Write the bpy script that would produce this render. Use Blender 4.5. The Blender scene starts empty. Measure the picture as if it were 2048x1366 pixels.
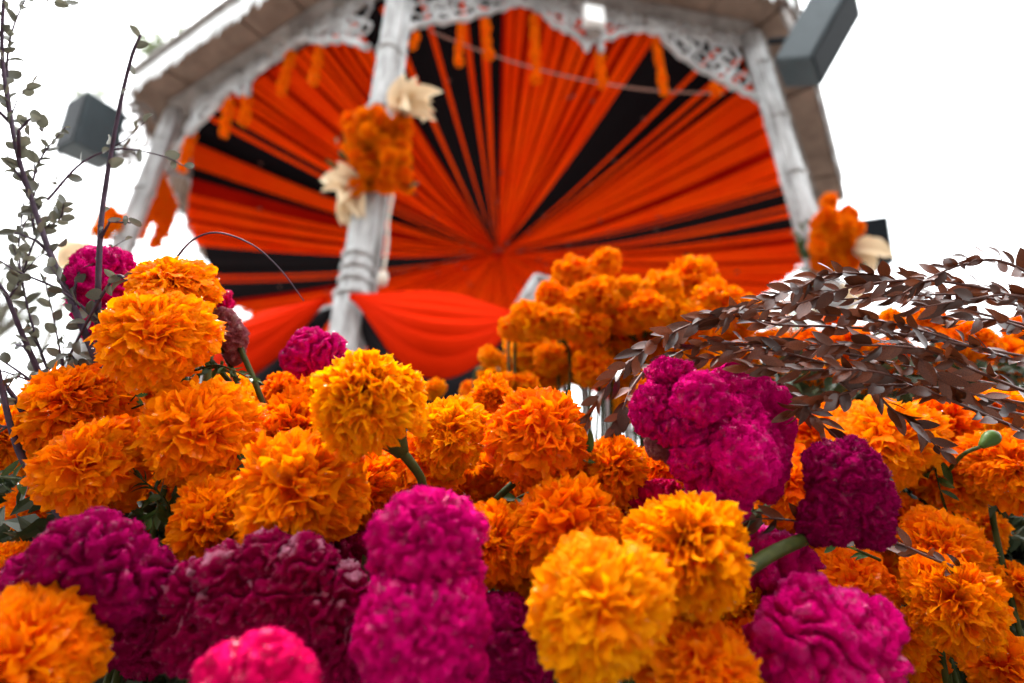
import bpy, bmesh, math, random
import numpy as np
from mathutils import Vector, Matrix, Quaternion
random.seed(7); RNG = np.random.default_rng(7)
PI = math.pi
scene = bpy.context.scene
# ------------------------------------------------------------------ camera, sky, sun, exposure
F, TH, CZ = 1075.4, 0.45057, 1.0                 # focal length in px of a 2048 px wide frame, pitch, height above ground
cam_d = bpy.data.cameras.new('camera'); cam = bpy.data.objects.new('camera', cam_d)
scene.collection.objects.link(cam); scene.camera = cam
cam.location = (0, 0, CZ); cam.rotation_euler = (PI / 2 + TH, 0, 0)
cam_d.sensor_width = 36; cam_d.lens = F / 2048 * 36; cam_d.clip_start = 0.02; cam_d.clip_end = 2000
cam_d.dof.use_dof = True; cam_d.dof.focus_distance = 0.50; cam_d.dof.aperture_fstop = 2.4; cam_d.dof.aperture_blades = 9

SUN_EL, SUN_AZ = 66, -40                          # degrees; azimuth from +Y towards +X: sun behind the cloud, ahead and left
world = bpy.data.worlds.new('World'); scene.world = world; world.use_nodes = True
wt = world.node_tree; wn = wt.nodes; wl = wt.links
bg = wn['Background']; bg.inputs['Strength'].default_value = 0.1
sky = wn.new('ShaderNodeTexSky'); sky.sky_type = 'NISHITA'; sky.sun_disc = False
sky.sun_elevation = math.radians(SUN_EL); sky.sun_rotation = math.radians(SUN_AZ); sky.dust_density = 4
# overcast deck: luminance (1 + 2 sin elevation) / 3, broken up by soft cloud noise
geo = wn.new('ShaderNodeTexCoord'); sep = wn.new('ShaderNodeSeparateXYZ'); wl.new(geo.outputs['Generated'], sep.inputs[0])
mz = wn.new('ShaderNodeMath'); mz.operation = 'MAXIMUM'; mz.inputs[1].default_value = 0; wl.new(sep.outputs['Z'], mz.inputs[0])
ov = wn.new('ShaderNodeMapRange'); ov.inputs['To Min'].default_value = 3.4; ov.inputs['To Max'].default_value = 10.5
wl.new(mz.outputs[0], ov.inputs['Value'])
nz = wn.new('ShaderNodeTexNoise'); nz.inputs['Scale'].default_value = 1.6; nz.inputs['Detail'].default_value = 5
wl.new(geo.outputs['Generated'], nz.inputs['Vector'])
nr = wn.new('ShaderNodeMapRange'); nr.inputs['To Min'].default_value = 0.84; nr.inputs['To Max'].default_value = 1.16
wl.new(nz.outputs['Fac'], nr.inputs['Value'])
mm = wn.new('ShaderNodeMath'); mm.operation = 'MULTIPLY'; wl.new(ov.outputs[0], mm.inputs[0]); wl.new(nr.outputs[0], mm.inputs[1])
cw = wn.new('ShaderNodeVectorMath'); cw.operation = 'SCALE'; cw.inputs[0].default_value = (0.965, 0.99, 1.0); wl.new(mm.outputs[0], cw.inputs['Scale'])
mx = wn.new('ShaderNodeMix'); mx.data_type = 'RGBA'; mx.inputs['Factor'].default_value = 0.93
wl.new(sky.outputs[0], mx.inputs['A']); wl.new(cw.outputs[0], mx.inputs['B']); wl.new(mx.outputs['Result'], bg.inputs['Color'])

sun_d = bpy.data.lights.new('sun', 'SUN'); sun = bpy.data.objects.new('sun', sun_d); scene.collection.objects.link(sun)
sun_d.energy = 1.5; sun_d.angle = math.radians(12); sun_d.color = (1.0, 0.96, 0.9)
_e, _a = math.radians(SUN_EL), math.radians(SUN_AZ)
sd = Vector((math.cos(_e) * math.sin(_a), math.cos(_e) * math.cos(_a), math.sin(_e)))
sun.rotation_euler = sd.to_track_quat('Z', 'Y').to_euler()
vs = scene.view_settings; vs.view_transform = 'Standard'; vs.look = 'None'; vs.exposure = 2.65; vs.gamma = 1; vs.use_curve_mapping = False
scene.cycles.use_denoising = True; scene.cycles.max_bounces = 6; scene.cycles.diffuse_bounces = 4; scene.cycles.glossy_bounces = 2; scene.cycles.transmission_bounces = 4; scene.cycles.use_adaptive_sampling = True; scene.cycles.adaptive_threshold = 0.045

# ------------------------------------------------------------------ helpers
COL = scene.collection
CAM = Vector((0, 0, CZ))
def ray(px, py):
    u = (px - 1024) / F; v = (683 - py) / F
    return Vector((u, math.cos(TH) - v * math.sin(TH), math.sin(TH) + v * math.cos(TH)))
def at(px, py, depth): return CAM + ray(px, py) * depth      # photo pixel + distance along the view axis -> point in the place
CR = Vector((1, 0, 0)); CU = Vector((0, -math.sin(TH), math.cos(TH))); CB = Vector((0, -math.cos(TH), -math.sin(TH)))   # right, up, towards camera
def cdir(r, u, b): return (CR * r + CU * u + CB * b).normalized()

def mesh_np(name, verts, faces, mat=None, smooth=True, attr=None):
    me = bpy.data.meshes.new(name)
    verts = np.asarray(verts, dtype=np.float32)
    if isinstance(faces, np.ndarray):
        k = faces.shape[1]
        me.vertices.add(len(verts)); me.vertices.foreach_set('co', verts.ravel())
        me.loops.add(faces.size); me.loops.foreach_set('vertex_index', faces.ravel().astype(np.int32))
        me.polygons.add(len(faces)); me.polygons.foreach_set('loop_start', np.arange(0, faces.size, k, dtype=np.int32))
        me.polygons.foreach_set('loop_total', np.full(len(faces), k, dtype=np.int32))
    else:
        me.from_pydata([tuple(v) for v in verts], [], [tuple(f) for f in faces])
    if smooth: me.polygons.foreach_set('use_smooth', np.ones(len(me.polygons), dtype=bool))
    if attr is not None:
        a = me.attributes.new('tone', 'FLOAT', 'POINT'); a.data.foreach_set('value', np.asarray(attr, dtype=np.float32))
    if mat: me.materials.append(mat)
    me.update(); me.validate(verbose=False)
    return me
def link(name, me, parent=None, loc=(0, 0, 0), quat=None, scale=1.0):
    o = bpy.data.objects.new(name, me); COL.objects.link(o)
    if parent is not None: o.parent = parent
    o.location = loc
    if quat is not None: o.rotation_mode = 'QUATERNION'; o.rotation_quaternion = quat
    if scale != 1.0: o.scale = (scale,) * 3 if not hasattr(scale, '__len__') else scale
    return o
def tag(o, label=None, cat=None, group=None, kind=None):
    if label: o['label'] = label
    if cat: o['category'] = cat
    if group: o['group'] = group
    if kind: o['kind'] = kind
    return o
def thing(name, loc, label, cat, group=None): return tag(link(name, None, None, loc), label, cat, group)

class MB:                                          # collects shapes, builds ONE mesh object
    def __init__(s): s.v = []; s.f = []
    def add(s, verts, faces):
        b = len(s.v); s.v += [tuple(v) for v in verts]; s.f += [tuple(i + b for i in f) for f in faces]
    def box(s, c, h, rot=None):
        R = rot or Matrix.Identity(3); c = Vector(c)
        vs_ = [c + R @ Vector((x * h[0], y * h[1], z * h[2])) for x in (-1, 1) for y in (-1, 1) for z in (-1, 1)]
        s.add(vs_, [(0, 1, 3, 2), (4, 6, 7, 5), (0, 4, 5, 1), (2, 3, 7, 6), (0, 2, 6, 4), (1, 5, 7, 3)])
    def tube(s, pts, rad, n=6, cap=True, flat=1.0):
        pts = [Vector(p) for p in pts]; m = len(pts)
        rad = rad if hasattr(rad, '__len__') else [rad] * m
        t0 = (pts[1] - pts[0]).normalized(); ref = Vector((0, 0, 1)) if abs(t0.z) < 0.9 else Vector((1, 0, 0))
        nrm = t0.cross(ref).normalized(); rings = []
        for i in range(m):
            t = (pts[min(i + 1, m - 1)] - pts[max(i - 1, 0)]).normalized()
            nrm = (nrm - t * nrm.dot(t))
            nrm = nrm.normalized() if nrm.length > 1e-6 else t.orthogonal().normalized()
            bn = t.cross(nrm)
            rings.append([pts[i] + (nrm * math.cos(2 * PI * k / n) * flat + bn * math.sin(2 * PI * k / n)) * rad[i] for k in range(n)])
        b = len(s.v)
        for r in rings: s.v += [tuple(v) for v in r]
        for i in range(m - 1):
            for k in range(n):
                s.f.append((b + i * n + k, b + i * n + (k + 1) % n, b + (i + 1) * n + (k + 1) % n, b + (i + 1) * n + k))
        if cap:
            s.f.append(tuple(b + k for k in reversed(range(n)))); s.f.append(tuple(b + (m - 1) * n + k for k in range(n)))
    def lathe(s, c, prof, n=12):                   # prof: (radius, z)
        c = Vector(c); b = len(s.v)
        for r, z in prof: s.v += [tuple(c + Vector((r * math.cos(2 * PI * k / n), r * math.sin(2 * PI * k / n), z))) for k in range(n)]
        for i in range(len(prof) - 1):
            for k in range(n): s.f.append((b + i * n + k, b + i * n + (k + 1) % n, b + (i + 1) * n + (k + 1) % n, b + (i + 1) * n + k))
        s.f.append(tuple(b + k for k in reversed(range(n)))); s.f.append(tuple(b + (len(prof) - 1) * n + k for k in range(n)))
    def grid(s, P):                                # P: array (a, b, 3)
        a, c = P.shape[:2]; b = len(s.v); s.v += [tuple(p) for p in P.reshape(-1, 3)]
        for i in range(a - 1):
            for j in range(c - 1): s.f.append((b + i * c + j, b + (i + 1) * c + j, b + (i + 1) * c + j + 1, b + i * c + j + 1))
    def build(s, name, mat, parent=None, smooth=False, base=None, bevel=0, angle=None):
        off = np.array(base if base is not None else (parent.location if parent is not None else (0, 0, 0)))
        me = mesh_np(name, np.array(s.v) - off, s.f, mat, smooth)
        if angle is not None: me.set_sharp_from_angle(angle=angle)
        o = link(name, me, parent, (0, 0, 0) if parent is not None else tuple(off))
        if bevel:
            m = o.modifiers.new('bevel', 'BEVEL'); m.width = bevel; m.segments = 2; m.limit_method = 'ANGLE'
        return o

def smooth_path(pts, per=8):
    P = [Vector(p) for p in pts]; P = [P[0] * 2 - P[1]] + P + [P[-1] * 2 - P[-2]]; out = []
    for i in range(1, len(P) - 2):
        for k in range(per):
            t = k / per; a, b, c, d = P[i - 1], P[i], P[i + 1], P[i + 2]
            out.append(0.5 * ((2 * b) + (c - a) * t + (2 * a - 5 * b + 4 * c - d) * t * t + (3 * b - a - 3 * c + d) * t ** 3))
    out.append(P[-2]); return out

_perm = RNG.integers(0, 2 ** 31, 4096)
def vnoise(P):                                     # value noise in [0,1], vectorised
    I = np.floor(P).astype(np.int64); f = P - I; f = f * f * (3 - 2 * f); r = np.zeros(len(P))
    for dx in (0, 1):
        for dy in (0, 1):
            for dz in (0, 1):
                h = _perm[(_perm[(_perm[(I[:, 0] + dx) & 4095] + I[:, 1] + dy) & 4095] + I[:, 2] + dz) & 4095] / 2 ** 31
                r += h * (f[:, 0] if dx else 1 - f[:, 0]) * (f[:, 1] if dy else 1 - f[:, 1]) * (f[:, 2] if dz else 1 - f[:, 2])
    return r

# ------------------------------------------------------------------ materials
def new_mat(name):
    m = bpy.data.materials.new(name); m.use_nodes = True; return m, m.node_tree.nodes, m.node_tree.links
def principled(name, col, rough=0.6, noise=None, spec=0.5, bump=None, coat=0, metal=0, sheen=0, col2=None, nscale=8, trans=0, rnd=0.0, stretch=None):
    m, n, l = new_mat(name); b = n['Principled BSDF']
    b.inputs['Roughness'].default_value = rough; b.inputs['Specular IOR Level'].default_value = spec; b.inputs['Metallic'].default_value = metal
    b.inputs['Coat Weight'].default_value = coat; b.inputs['Coat Roughness'].default_value = 0.12; b.inputs['Sheen Weight'].default_value = sheen
    tc = n.new('ShaderNodeTexCoord'); vec = tc.outputs['Object']
    if stretch:
        mp = n.new('ShaderNodeMapping'); mp.inputs['Scale'].default_value = stretch; l.new(vec, mp.inputs['Vector']); vec = mp.outputs[0]
    out = None
    if col2:
        t = n.new('ShaderNodeTexNoise'); t.inputs['Scale'].default_value = nscale; t.inputs['Detail'].default_value = 6; t.inputs['Roughness'].default_value = 0.65; l.new(vec, t.inputs['Vector'])
        r = n.new('ShaderNodeValToRGB'); r.color_ramp.elements[0].position = 0.36; r.color_ramp.elements[1].position = 0.64
        r.color_ramp.elements[0].color = (*col, 1); r.color_ramp.elements[1].color = (*col2, 1); l.new(t.outputs['Fac'], r.inputs['Fac']); out = r.outputs['Color']
    if rnd:
        oi = n.new('ShaderNodeObjectInfo'); hs = n.new('ShaderNodeHueSaturation'); mr = n.new('ShaderNodeMapRange')
        mr.inputs['To Min'].default_value = 1 - rnd; mr.inputs['To Max'].default_value = 1 + rnd
        l.new(oi.outputs['Random'], mr.inputs['Value']); l.new(mr.outputs[0], hs.inputs['Value'])
        if out: l.new(out, hs.inputs['Color'])
        else: hs.inputs['Color'].default_value = (*col, 1)
        out = hs.outputs['Color']
    if out: l.new(out, b.inputs['Base Color'])
    else: b.inputs['Base Color'].default_value = (*col, 1)
    if bump:
        bn = n.new('ShaderNodeBump'); bt = n.new('ShaderNodeTexNoise'); bt.inputs['Scale'].default_value = bump[0]; bt.inputs['Detail'].default_value = 4
        bn.inputs['Strength'].default_value = bump[1]; bn.inputs['Distance'].default_value = bump[2]
        l.new(vec, bt.inputs['Vector']); l.new(bt.outputs['Fac'], bn.inputs['Height']); l.new(bn.outputs[0], b.inputs['Normal'])
    if trans:
        tr = n.new('ShaderNodeBsdfTranslucent'); ms = n.new('ShaderNodeMixShader'); ms.inputs[0].default_value = trans
        if out: l.new(out, tr.inputs['Color'])
        else: tr.inputs['Color'].default_value = (*col, 1)
        l.new(b.outputs[0], ms.inputs[1]); l.new(tr.outputs[0], ms.inputs[2]); l.new(ms.outputs[0], n['Material Output'].inputs['Surface'])
    return m

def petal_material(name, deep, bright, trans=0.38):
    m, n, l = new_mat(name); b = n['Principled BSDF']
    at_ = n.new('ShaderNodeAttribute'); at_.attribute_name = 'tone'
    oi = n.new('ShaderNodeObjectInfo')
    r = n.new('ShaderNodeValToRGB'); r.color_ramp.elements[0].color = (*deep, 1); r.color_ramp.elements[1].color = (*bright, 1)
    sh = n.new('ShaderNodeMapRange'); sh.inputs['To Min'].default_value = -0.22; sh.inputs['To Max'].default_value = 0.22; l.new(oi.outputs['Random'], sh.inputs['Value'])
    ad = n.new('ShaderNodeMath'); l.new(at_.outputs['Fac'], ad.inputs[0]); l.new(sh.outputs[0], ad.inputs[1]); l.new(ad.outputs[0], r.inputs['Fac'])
    l.new(r.outputs['Color'], b.inputs['Base Color']); b.inputs['Roughness'].default_value = 0.65; b.inputs['Specular IOR Level'].default_value = 0.04
    tc = n.new('ShaderNodeTexCoord'); wv = n.new('ShaderNodeTexNoise'); wv.inputs['Scale'].default_value = 9; l.new(tc.outputs['Object'], wv.inputs['Vector'])
    cr = n.new('ShaderNodeMapRange'); cr.inputs['From Min'].default_value = 0.60; cr.inputs['From Max'].default_value = 0.68; cr.inputs['To Max'].default_value = 0.6
    l.new(wv.outputs['Fac'], cr.inputs['Value']); l.new(cr.outputs[0], b.inputs['Coat Weight']); b.inputs['Coat Roughness'].default_value = 0.22   # wet patches
    bt = n.new('ShaderNodeTexNoise'); bt.inputs['Scale'].default_value = 14; bt.inputs['Detail'].default_value = 3; l.new(tc.outputs['Object'], bt.inputs['Vector'])
    bn = n.new('ShaderNodeBump'); bn.inputs['Strength'].default_value = 0.35; bn.inputs['Distance'].default_value = 0.05; l.new(bt.outputs['Fac'], bn.inputs['Height']); l.new(bn.outputs[0], b.inputs['Normal'])
    tr = n.new('ShaderNodeBsdfTranslucent'); l.new(r.outputs['Color'], tr.inputs['Color'])
    ms = n.new('ShaderNodeMixShader'); ms.inputs[0].default_value = trans
    l.new(b.outputs[0], ms.inputs[1]); l.new(tr.outputs[0], ms.inputs[2]); l.new(ms.outputs[0], n['Material Output'].inputs['Surface'])
    return m
M = {}
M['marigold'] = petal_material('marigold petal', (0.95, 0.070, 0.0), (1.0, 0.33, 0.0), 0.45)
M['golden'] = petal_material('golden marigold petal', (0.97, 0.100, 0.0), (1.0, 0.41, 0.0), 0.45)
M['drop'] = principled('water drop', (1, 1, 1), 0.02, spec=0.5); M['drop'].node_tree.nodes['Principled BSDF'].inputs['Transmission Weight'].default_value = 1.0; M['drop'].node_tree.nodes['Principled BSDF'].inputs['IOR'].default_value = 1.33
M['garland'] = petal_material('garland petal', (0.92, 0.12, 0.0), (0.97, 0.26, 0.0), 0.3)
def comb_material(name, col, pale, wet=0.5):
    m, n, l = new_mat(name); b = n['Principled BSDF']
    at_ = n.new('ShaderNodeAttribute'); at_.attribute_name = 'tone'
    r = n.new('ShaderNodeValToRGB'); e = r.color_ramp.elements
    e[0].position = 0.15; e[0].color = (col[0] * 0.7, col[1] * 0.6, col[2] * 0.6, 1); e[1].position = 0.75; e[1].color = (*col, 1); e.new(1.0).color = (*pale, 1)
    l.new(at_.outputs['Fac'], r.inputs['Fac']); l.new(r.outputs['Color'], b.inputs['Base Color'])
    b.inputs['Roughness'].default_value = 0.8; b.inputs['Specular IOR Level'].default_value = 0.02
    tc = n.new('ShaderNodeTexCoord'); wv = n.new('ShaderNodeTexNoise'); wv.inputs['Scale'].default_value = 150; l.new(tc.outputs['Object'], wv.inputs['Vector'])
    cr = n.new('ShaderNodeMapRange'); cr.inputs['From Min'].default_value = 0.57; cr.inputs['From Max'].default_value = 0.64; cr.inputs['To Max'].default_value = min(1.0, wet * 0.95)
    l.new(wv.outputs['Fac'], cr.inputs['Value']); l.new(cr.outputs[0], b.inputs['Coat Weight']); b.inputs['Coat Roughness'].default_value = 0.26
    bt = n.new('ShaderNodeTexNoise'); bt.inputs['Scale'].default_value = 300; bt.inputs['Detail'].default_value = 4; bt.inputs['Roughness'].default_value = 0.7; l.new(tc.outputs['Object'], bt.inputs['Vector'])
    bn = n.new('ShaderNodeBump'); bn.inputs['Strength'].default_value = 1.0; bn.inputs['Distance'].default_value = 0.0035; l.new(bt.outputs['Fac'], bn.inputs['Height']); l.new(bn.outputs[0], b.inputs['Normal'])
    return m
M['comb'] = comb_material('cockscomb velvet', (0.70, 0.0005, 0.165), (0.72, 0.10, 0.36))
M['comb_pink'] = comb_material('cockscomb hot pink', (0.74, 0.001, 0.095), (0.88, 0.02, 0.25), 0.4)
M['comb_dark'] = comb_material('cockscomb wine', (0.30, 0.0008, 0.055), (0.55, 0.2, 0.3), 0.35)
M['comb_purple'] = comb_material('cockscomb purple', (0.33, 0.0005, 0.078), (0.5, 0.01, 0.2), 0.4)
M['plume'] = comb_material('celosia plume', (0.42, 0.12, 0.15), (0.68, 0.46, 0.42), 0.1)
M['stem'] = principled('green stem', (0.030, 0.042, 0.007), 0.55, spec=0.15, col2=(0.065, 0.072, 0.016), nscale=60, trans=0.1)
M['greenleaf'] = principled('green leaf', (0.03, 0.06, 0.014), 0.45, spec=0.3, col2=(0.06, 0.10, 0.02), nscale=50, trans=0.25, rnd=0.3)
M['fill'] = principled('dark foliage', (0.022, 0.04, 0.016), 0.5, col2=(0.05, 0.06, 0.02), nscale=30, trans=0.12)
M['brownleaf'] = principled('bronze leaf', (0.062, 0.013, 0.006), 0.32, col2=(0.15, 0.042, 0.014), nscale=30, trans=0.14, rnd=0.7, coat=0.0, spec=0.45)
M['brownstem'] = principled('bronze stem', (0.10, 0.03, 0.018), 0.5)
M['twig'] = principled('purple twig', (0.035, 0.022, 0.035), 0.7, spec=0.15, col2=(0.075, 0.05, 0.075), nscale=50, bump=(200, 0.4, 0.001))
M['twigleaf'] = principled('grey green leaf', (0.06, 0.07, 0.045), 0.4, col2=(0.11, 0.10, 0.075), nscale=60, trans=0.3, rnd=0.45)
M['paint'] = principled('weathered white paint', (0.22, 0.215, 0.21), 0.65, col2=(0.50, 0.51, 0.51), nscale=9, bump=(30, 0.4, 0.01), stretch=(2.2, 2.2, 0.45))
M['iron'] = principled('white painted iron', (0.27, 0.265, 0.265), 0.55, col2=(0.50, 0.51, 0.51), nscale=6)
M['beam'] = principled('grey beam', (0.14, 0.12, 0.11), 0.7, col2=(0.30, 0.27, 0.25), nscale=5, bump=(20, 0.3, 0.01))
M['soffit'] = principled('brown soffit plaster', (0.15, 0.095, 0.068), 0.85, col2=(0.26, 0.175, 0.13), nscale=3.5, bump=(25, 0.3, 0.01))
M['tin'] = principled('pale tin fringe', (0.50, 0.51, 0.50), 0.5, col2=(0.78, 0.80, 0.79), nscale=7)
M['roof'] = principled('grey sheet roof', (0.18, 0.18, 0.17), 0.6, col2=(0.26, 0.25, 0.24), nscale=4)
M['orange'] = principled('orange chiffon', (0.95, 0.074, 0.001), 0.9, trans=0.25, col2=(0.90, 0.044, 0.001), nscale=1.4, spec=0.02)
M['red'] = principled('red chiffon', (0.30, 0.003, 0.001), 0.9, trans=0.2, col2=(0.44, 0.008, 0.001), nscale=1.2, spec=0.02)
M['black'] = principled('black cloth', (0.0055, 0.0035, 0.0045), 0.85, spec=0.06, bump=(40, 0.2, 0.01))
M['bunting'] = principled('red bunting satin', (0.68, 0.020, 0.001), 0.7, spec=0.02)
M['buntblack'] = principled('black bunting', (0.0085, 0.006, 0.008), 0.7, spec=0.15)
M['speaker'] = principled('speaker grey', (0.032, 0.046, 0.053), 0.5, spec=0.3, col2=(0.045, 0.062, 0.070), nscale=6)
M['grille'] = principled('speaker grille', (0.007, 0.010, 0.013), 0.6, spec=0.1, bump=(300, 0.5, 0.002))
M['husk'] = principled('dried corn husk', (0.74, 0.54, 0.32), 0.7, col2=(0.88, 0.74, 0.52), nscale=14, trans=0.25, stretch=(1, 1, 4))
M['rope'] = principled('pale rope', (0.55, 0.48, 0.40), 0.8)
M['cable'] = principled('pinkish cable', (0.34, 0.17, 0.13), 0.7)
M['white'] = principled('white housing', (0.78, 0.78, 0.76), 0.4)
M['stone'] = principled('plaza stone', (0.10, 0.095, 0.09), 0.85, col2=(0.16, 0.15, 0.14), nscale=0.8, bump=(6, 0.3, 0.02))
M['wallstone'] = principled('base masonry', (0.44, 0.42, 0.39), 0.85, col2=(0.56, 0.54, 0.50), nscale=3)
M['shadestone'] = principled('dark shade house stone', (0.10, 0.07, 0.065), 0.9, col2=(0.17, 0.12, 0.11), nscale=2)
M['bounceboard'] = principled('pale bounce lining', (0.26, 0.22, 0.18), 0.8, col2=(0.34, 0.30, 0.25), nscale=4)
M['lattice'] = principled('grey lattice', (0.28, 0.26, 0.26), 0.6, col2=(0.45, 0.43, 0.43), nscale=9)
M['bark'] = principled('tree bark', (0.10, 0.085, 0.07), 0.9, col2=(0.17, 0.15, 0.12), nscale=6)
M['treeleaf'] = principled('haze paled tree leaf', (0.11, 0.15, 0.07), 0.5, col2=(0.20, 0.24, 0.13), nscale=1.5, trans=0.4)  # leaf colour paled to stand in for haze and lens veil
M['planter'] = principled('black planter', (0.02, 0.02, 0.02), 0.6)
M['bud'] = principled('green bud', (0.07, 0.13, 0.025), 0.4, trans=0.1, spec=0.2)

# ------------------------------------------------------------------ ground
g = MB(); g.add([(-400, -400, 0), (400, -400, 0), (400, 600, 0), (-400, 600, 0)], [(0, 1, 2, 3)])
tag(g.build('ground', M['stone']), kind='structure')

# ------------------------------------------------------------------ added house block, unseen behind the viewer: it shades the fronts of the blooms
hb = thing('shade_house', (0, -5.2, 0), 'added dark house block, unseen behind the viewer, shading the flowers', 'light blocker')
m = MB(); m.box((0, -7.2, 4.3), (12, 2.0, 4.3)); m.build('wall', M['shadestone'], hb, bevel=.03)
m = MB(); m.box((0, -5.12, 8.5), (12.2, .12, .16)); m.build('cornice', M['shadestone'], hb, bevel=.03)
for j in range(7):
    for zz, hh in ((1.5, 1.35), (5.6, 1.2)):
        m = MB(); m.box((-9.9 + 3.3 * j, -5.19, zz), (.62, .03, hh)); w_ = m.build('window', M['beam'], hb)
        m = MB(); m.box((-9.9 + 3.3 * j, -5.10, zz - hh - .06), (.75, .10, .06)); q_ = m.build('sill', M['shadestone'], w_, base=(0, -5.2, 0)); q_.location = (0, 0, 0)
# ------------------------------------------------------------------ kiosk
OX, OY, OR, OROT, OSQ = -0.18766, 5.8763, 3.97433, -1.740017, 0.85889
def octa(k, s=1.0, z=0.0):
    a = OROT + k * PI / 4
    return Vector((OX + OR * s * math.cos(a), OY + OR * OSQ * s * math.sin(a), CZ + z))
def on_side(px, py, k, out=0.0):                   # where the ray of a photo pixel meets the vertical plane of side k
    A, B = octa(k), octa(k + 1); n = Vector((B.y - A.y, -(B.x - A.x), 0)).normalized()
    d = ray(px, py); t = ((A + n * out - CAM).dot(n)) / d.dot(n); return CAM + d * t
def side_pt(k, t, z, out=0.0):
    A, B = octa(k), octa(k + 1); n = Vector((B.y - A.y, -(B.x - A.x), 0)).normalized(); p = A.lerp(B, t) + n * out
    return Vector((p.x, p.y, CZ + z))
Z_FLOOR, Z_RAIL, Z_BEAM, Z_EAVE = 0.45, 1.43, 4.46, 4.50
kiosk = thing('bandstand', (OX, OY, 0), 'octagonal bandstand with weathered white posts, lace ironwork and brown eaves behind the flowers', 'bandstand')
# platform
b = MB(); n8 = 8
lo = [octa(k, 1.04, -CZ) for k in range(8)]; hi = [octa(k, 1.04, Z_FLOOR) for k in range(8)]
b.add(lo + hi, [tuple(range(8, 16))] + [(k, (k + 1) % 8, 8 + (k + 1) % 8, 8 + k) for k in range(8)]); b.build('platform', M['wallstone'], kiosk)
# posts
def post(k):
    mb = MB(); c = octa(k); ang = OROT + k * PI / 4; rz = Matrix.Rotation(ang, 3, 'Z')
    z0, z1 = CZ + Z_FLOOR, CZ + Z_BEAM
    prof = [(0.105, 0), (0.105, 1.02), (0.088, 1.06), (0.085, 1.9), (0.082, z1 - z0)]
    mb.lathe((c.x, c.y, z0), prof, 8)
    o = mb.build('post', M['paint'], kiosk, smooth=True, angle=math.radians(35))
    sh = MB()
    for s in (-1, 1):
        q = c + rz @ Vector((-0.035, s * 0.082, 0)); sh.lathe((q.x, q.y, z0 + 1.0), [(0.032, 0), (0.028, 1.2), (0.026, z1 - z0 - 1.0)], 7)
    s2 = sh.build('colonnette', M['paint'], o, smooth=True, base=(OX, OY, 0)); s2.parent = o; s2.location = (0, 0, 0)
    for i, zz in enumerate((1.02, 1.12, 1.20, 1.28, 2.42, 3.0, 3.62)):
        if zz > z1 - z0: continue
        rg = MB(); r = (0.112, 0.098, 0.097, 0.097, 0.098, 0.096, 0.094)[i]
        rg.lathe((c.x, c.y, z0 + zz), [(r * 0.86, -0.02), (r, -0.012), (r * 1.02, 0), (r, 0.012), (r * 0.86, 0.02)], 12)
        rr = rg.build('ring', M['paint'], o, smooth=True, base=(OX, OY, 0)); rr.parent = o; rr.location = (0, 0, 0)
    return o
for k in range(8): post(k)
# ring beam, soffit boards, eave fringe, roof
for k in range(8):
    A, B = octa(k), octa(k + 1); d = (B - A).normalized(); n = Vector((d.y, -d.x, 0))
    m = MB(); mid = (A + B) / 2; rot = Matrix((d, n, Vector((0, 0, 1)))).transposed()
    m.box((mid.x, mid.y, CZ + Z_BEAM + 0.11), ((B - A).length / 2 - 0.05, 0.10, 0.11), rot); m.build('beam', M['beam'], kiosk, bevel=0.01)
    nb = 6                                          # soffit boards between beam and eave
    for j in range(nb):
        t0, t1 = j / nb, (j + 1) / nb - 0.006
        i0, i1 = octa(k, 1.0).lerp(octa(k + 1, 1.0), t0), octa(k, 1.0).lerp(octa(k + 1, 1.0), t1)
        e0, e1 = octa(k, 1.10).lerp(octa(k + 1, 1.10), t0), octa(k, 1.10).lerp(octa(k + 1, 1.10), t1)
        z = CZ + Z_EAVE + 0.012 * ((j * 7 + k) % 3); m = MB()
        q = [Vector((p.x, p.y, z)) for p in (i0, i1, e1, e0)]; q2 = [p + Vector((0, 0, 0.03)) for p in q]
        m.add(q + q2, [(0, 3, 2, 1), (4, 5, 6, 7), (0, 1, 5, 4), (1, 2, 6, 5), (2, 3, 7, 6), (3, 0, 4, 7)]); m.build('soffit_board', M['soffit'], kiosk)
    m = MB(); e0, e1 = octa(k, 1.105), octa(k + 1, 1.105); L = (e1 - e0).length; ed = (e1 - e0) / L; en = Vector((ed.y, -ed.x, 0)); nt = int(L / 0.085)
    for j in range(nt):                             # scalloped tin drops
        c = e0 + ed * ((j + 0.5) * L / nt); hh = random.uniform(0.34, 0.47); w = L / nt * 0.47
        zt = CZ + Z_EAVE + 0.33; pts = [(-w, 0), (w, 0), (w, -hh * 0.62), (w * 0.55, -hh * 0.85), (0, -hh), (-w * 0.55, -hh * 0.85), (-w, -hh * 0.62)]
        f_ = [c + ed * x + Vector((0, 0, 0)) + en * random.uniform(0, 0.012) for x, _ in pts]
        v = [Vector((p.x, p.y, zt + y)) for p, (_, y) in zip(f_, pts)]; v2 = [p - en * 0.008 for p in v]; N_ = 7
        m.add(v + v2, [tuple(range(7)), tuple(reversed(range(7, 14)))] + [(i, 7 + i, 7 + (i + 1) % 7, (i + 1) % 7) for i in range(7)])
    fr = m.build('eave_fringe', M['tin'], kiosk); fr['kind'] = 'stuff'
    m = MB(); m.tube([octa(k, 1.11, Z_EAVE + 0.32), octa(k + 1, 1.11, Z_EAVE + 0.32)], 0.04, 8); m.build('gutter', M['beam'], kiosk, smooth=True)
m = MB(); apex = Vector((OX, OY, CZ + 6.6)); rim = [octa(k, 1.11, Z_EAVE + 0.34) for k in range(8)]; mid_ = [octa(k, 0.55, 5.6) for k in range(8)]
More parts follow.
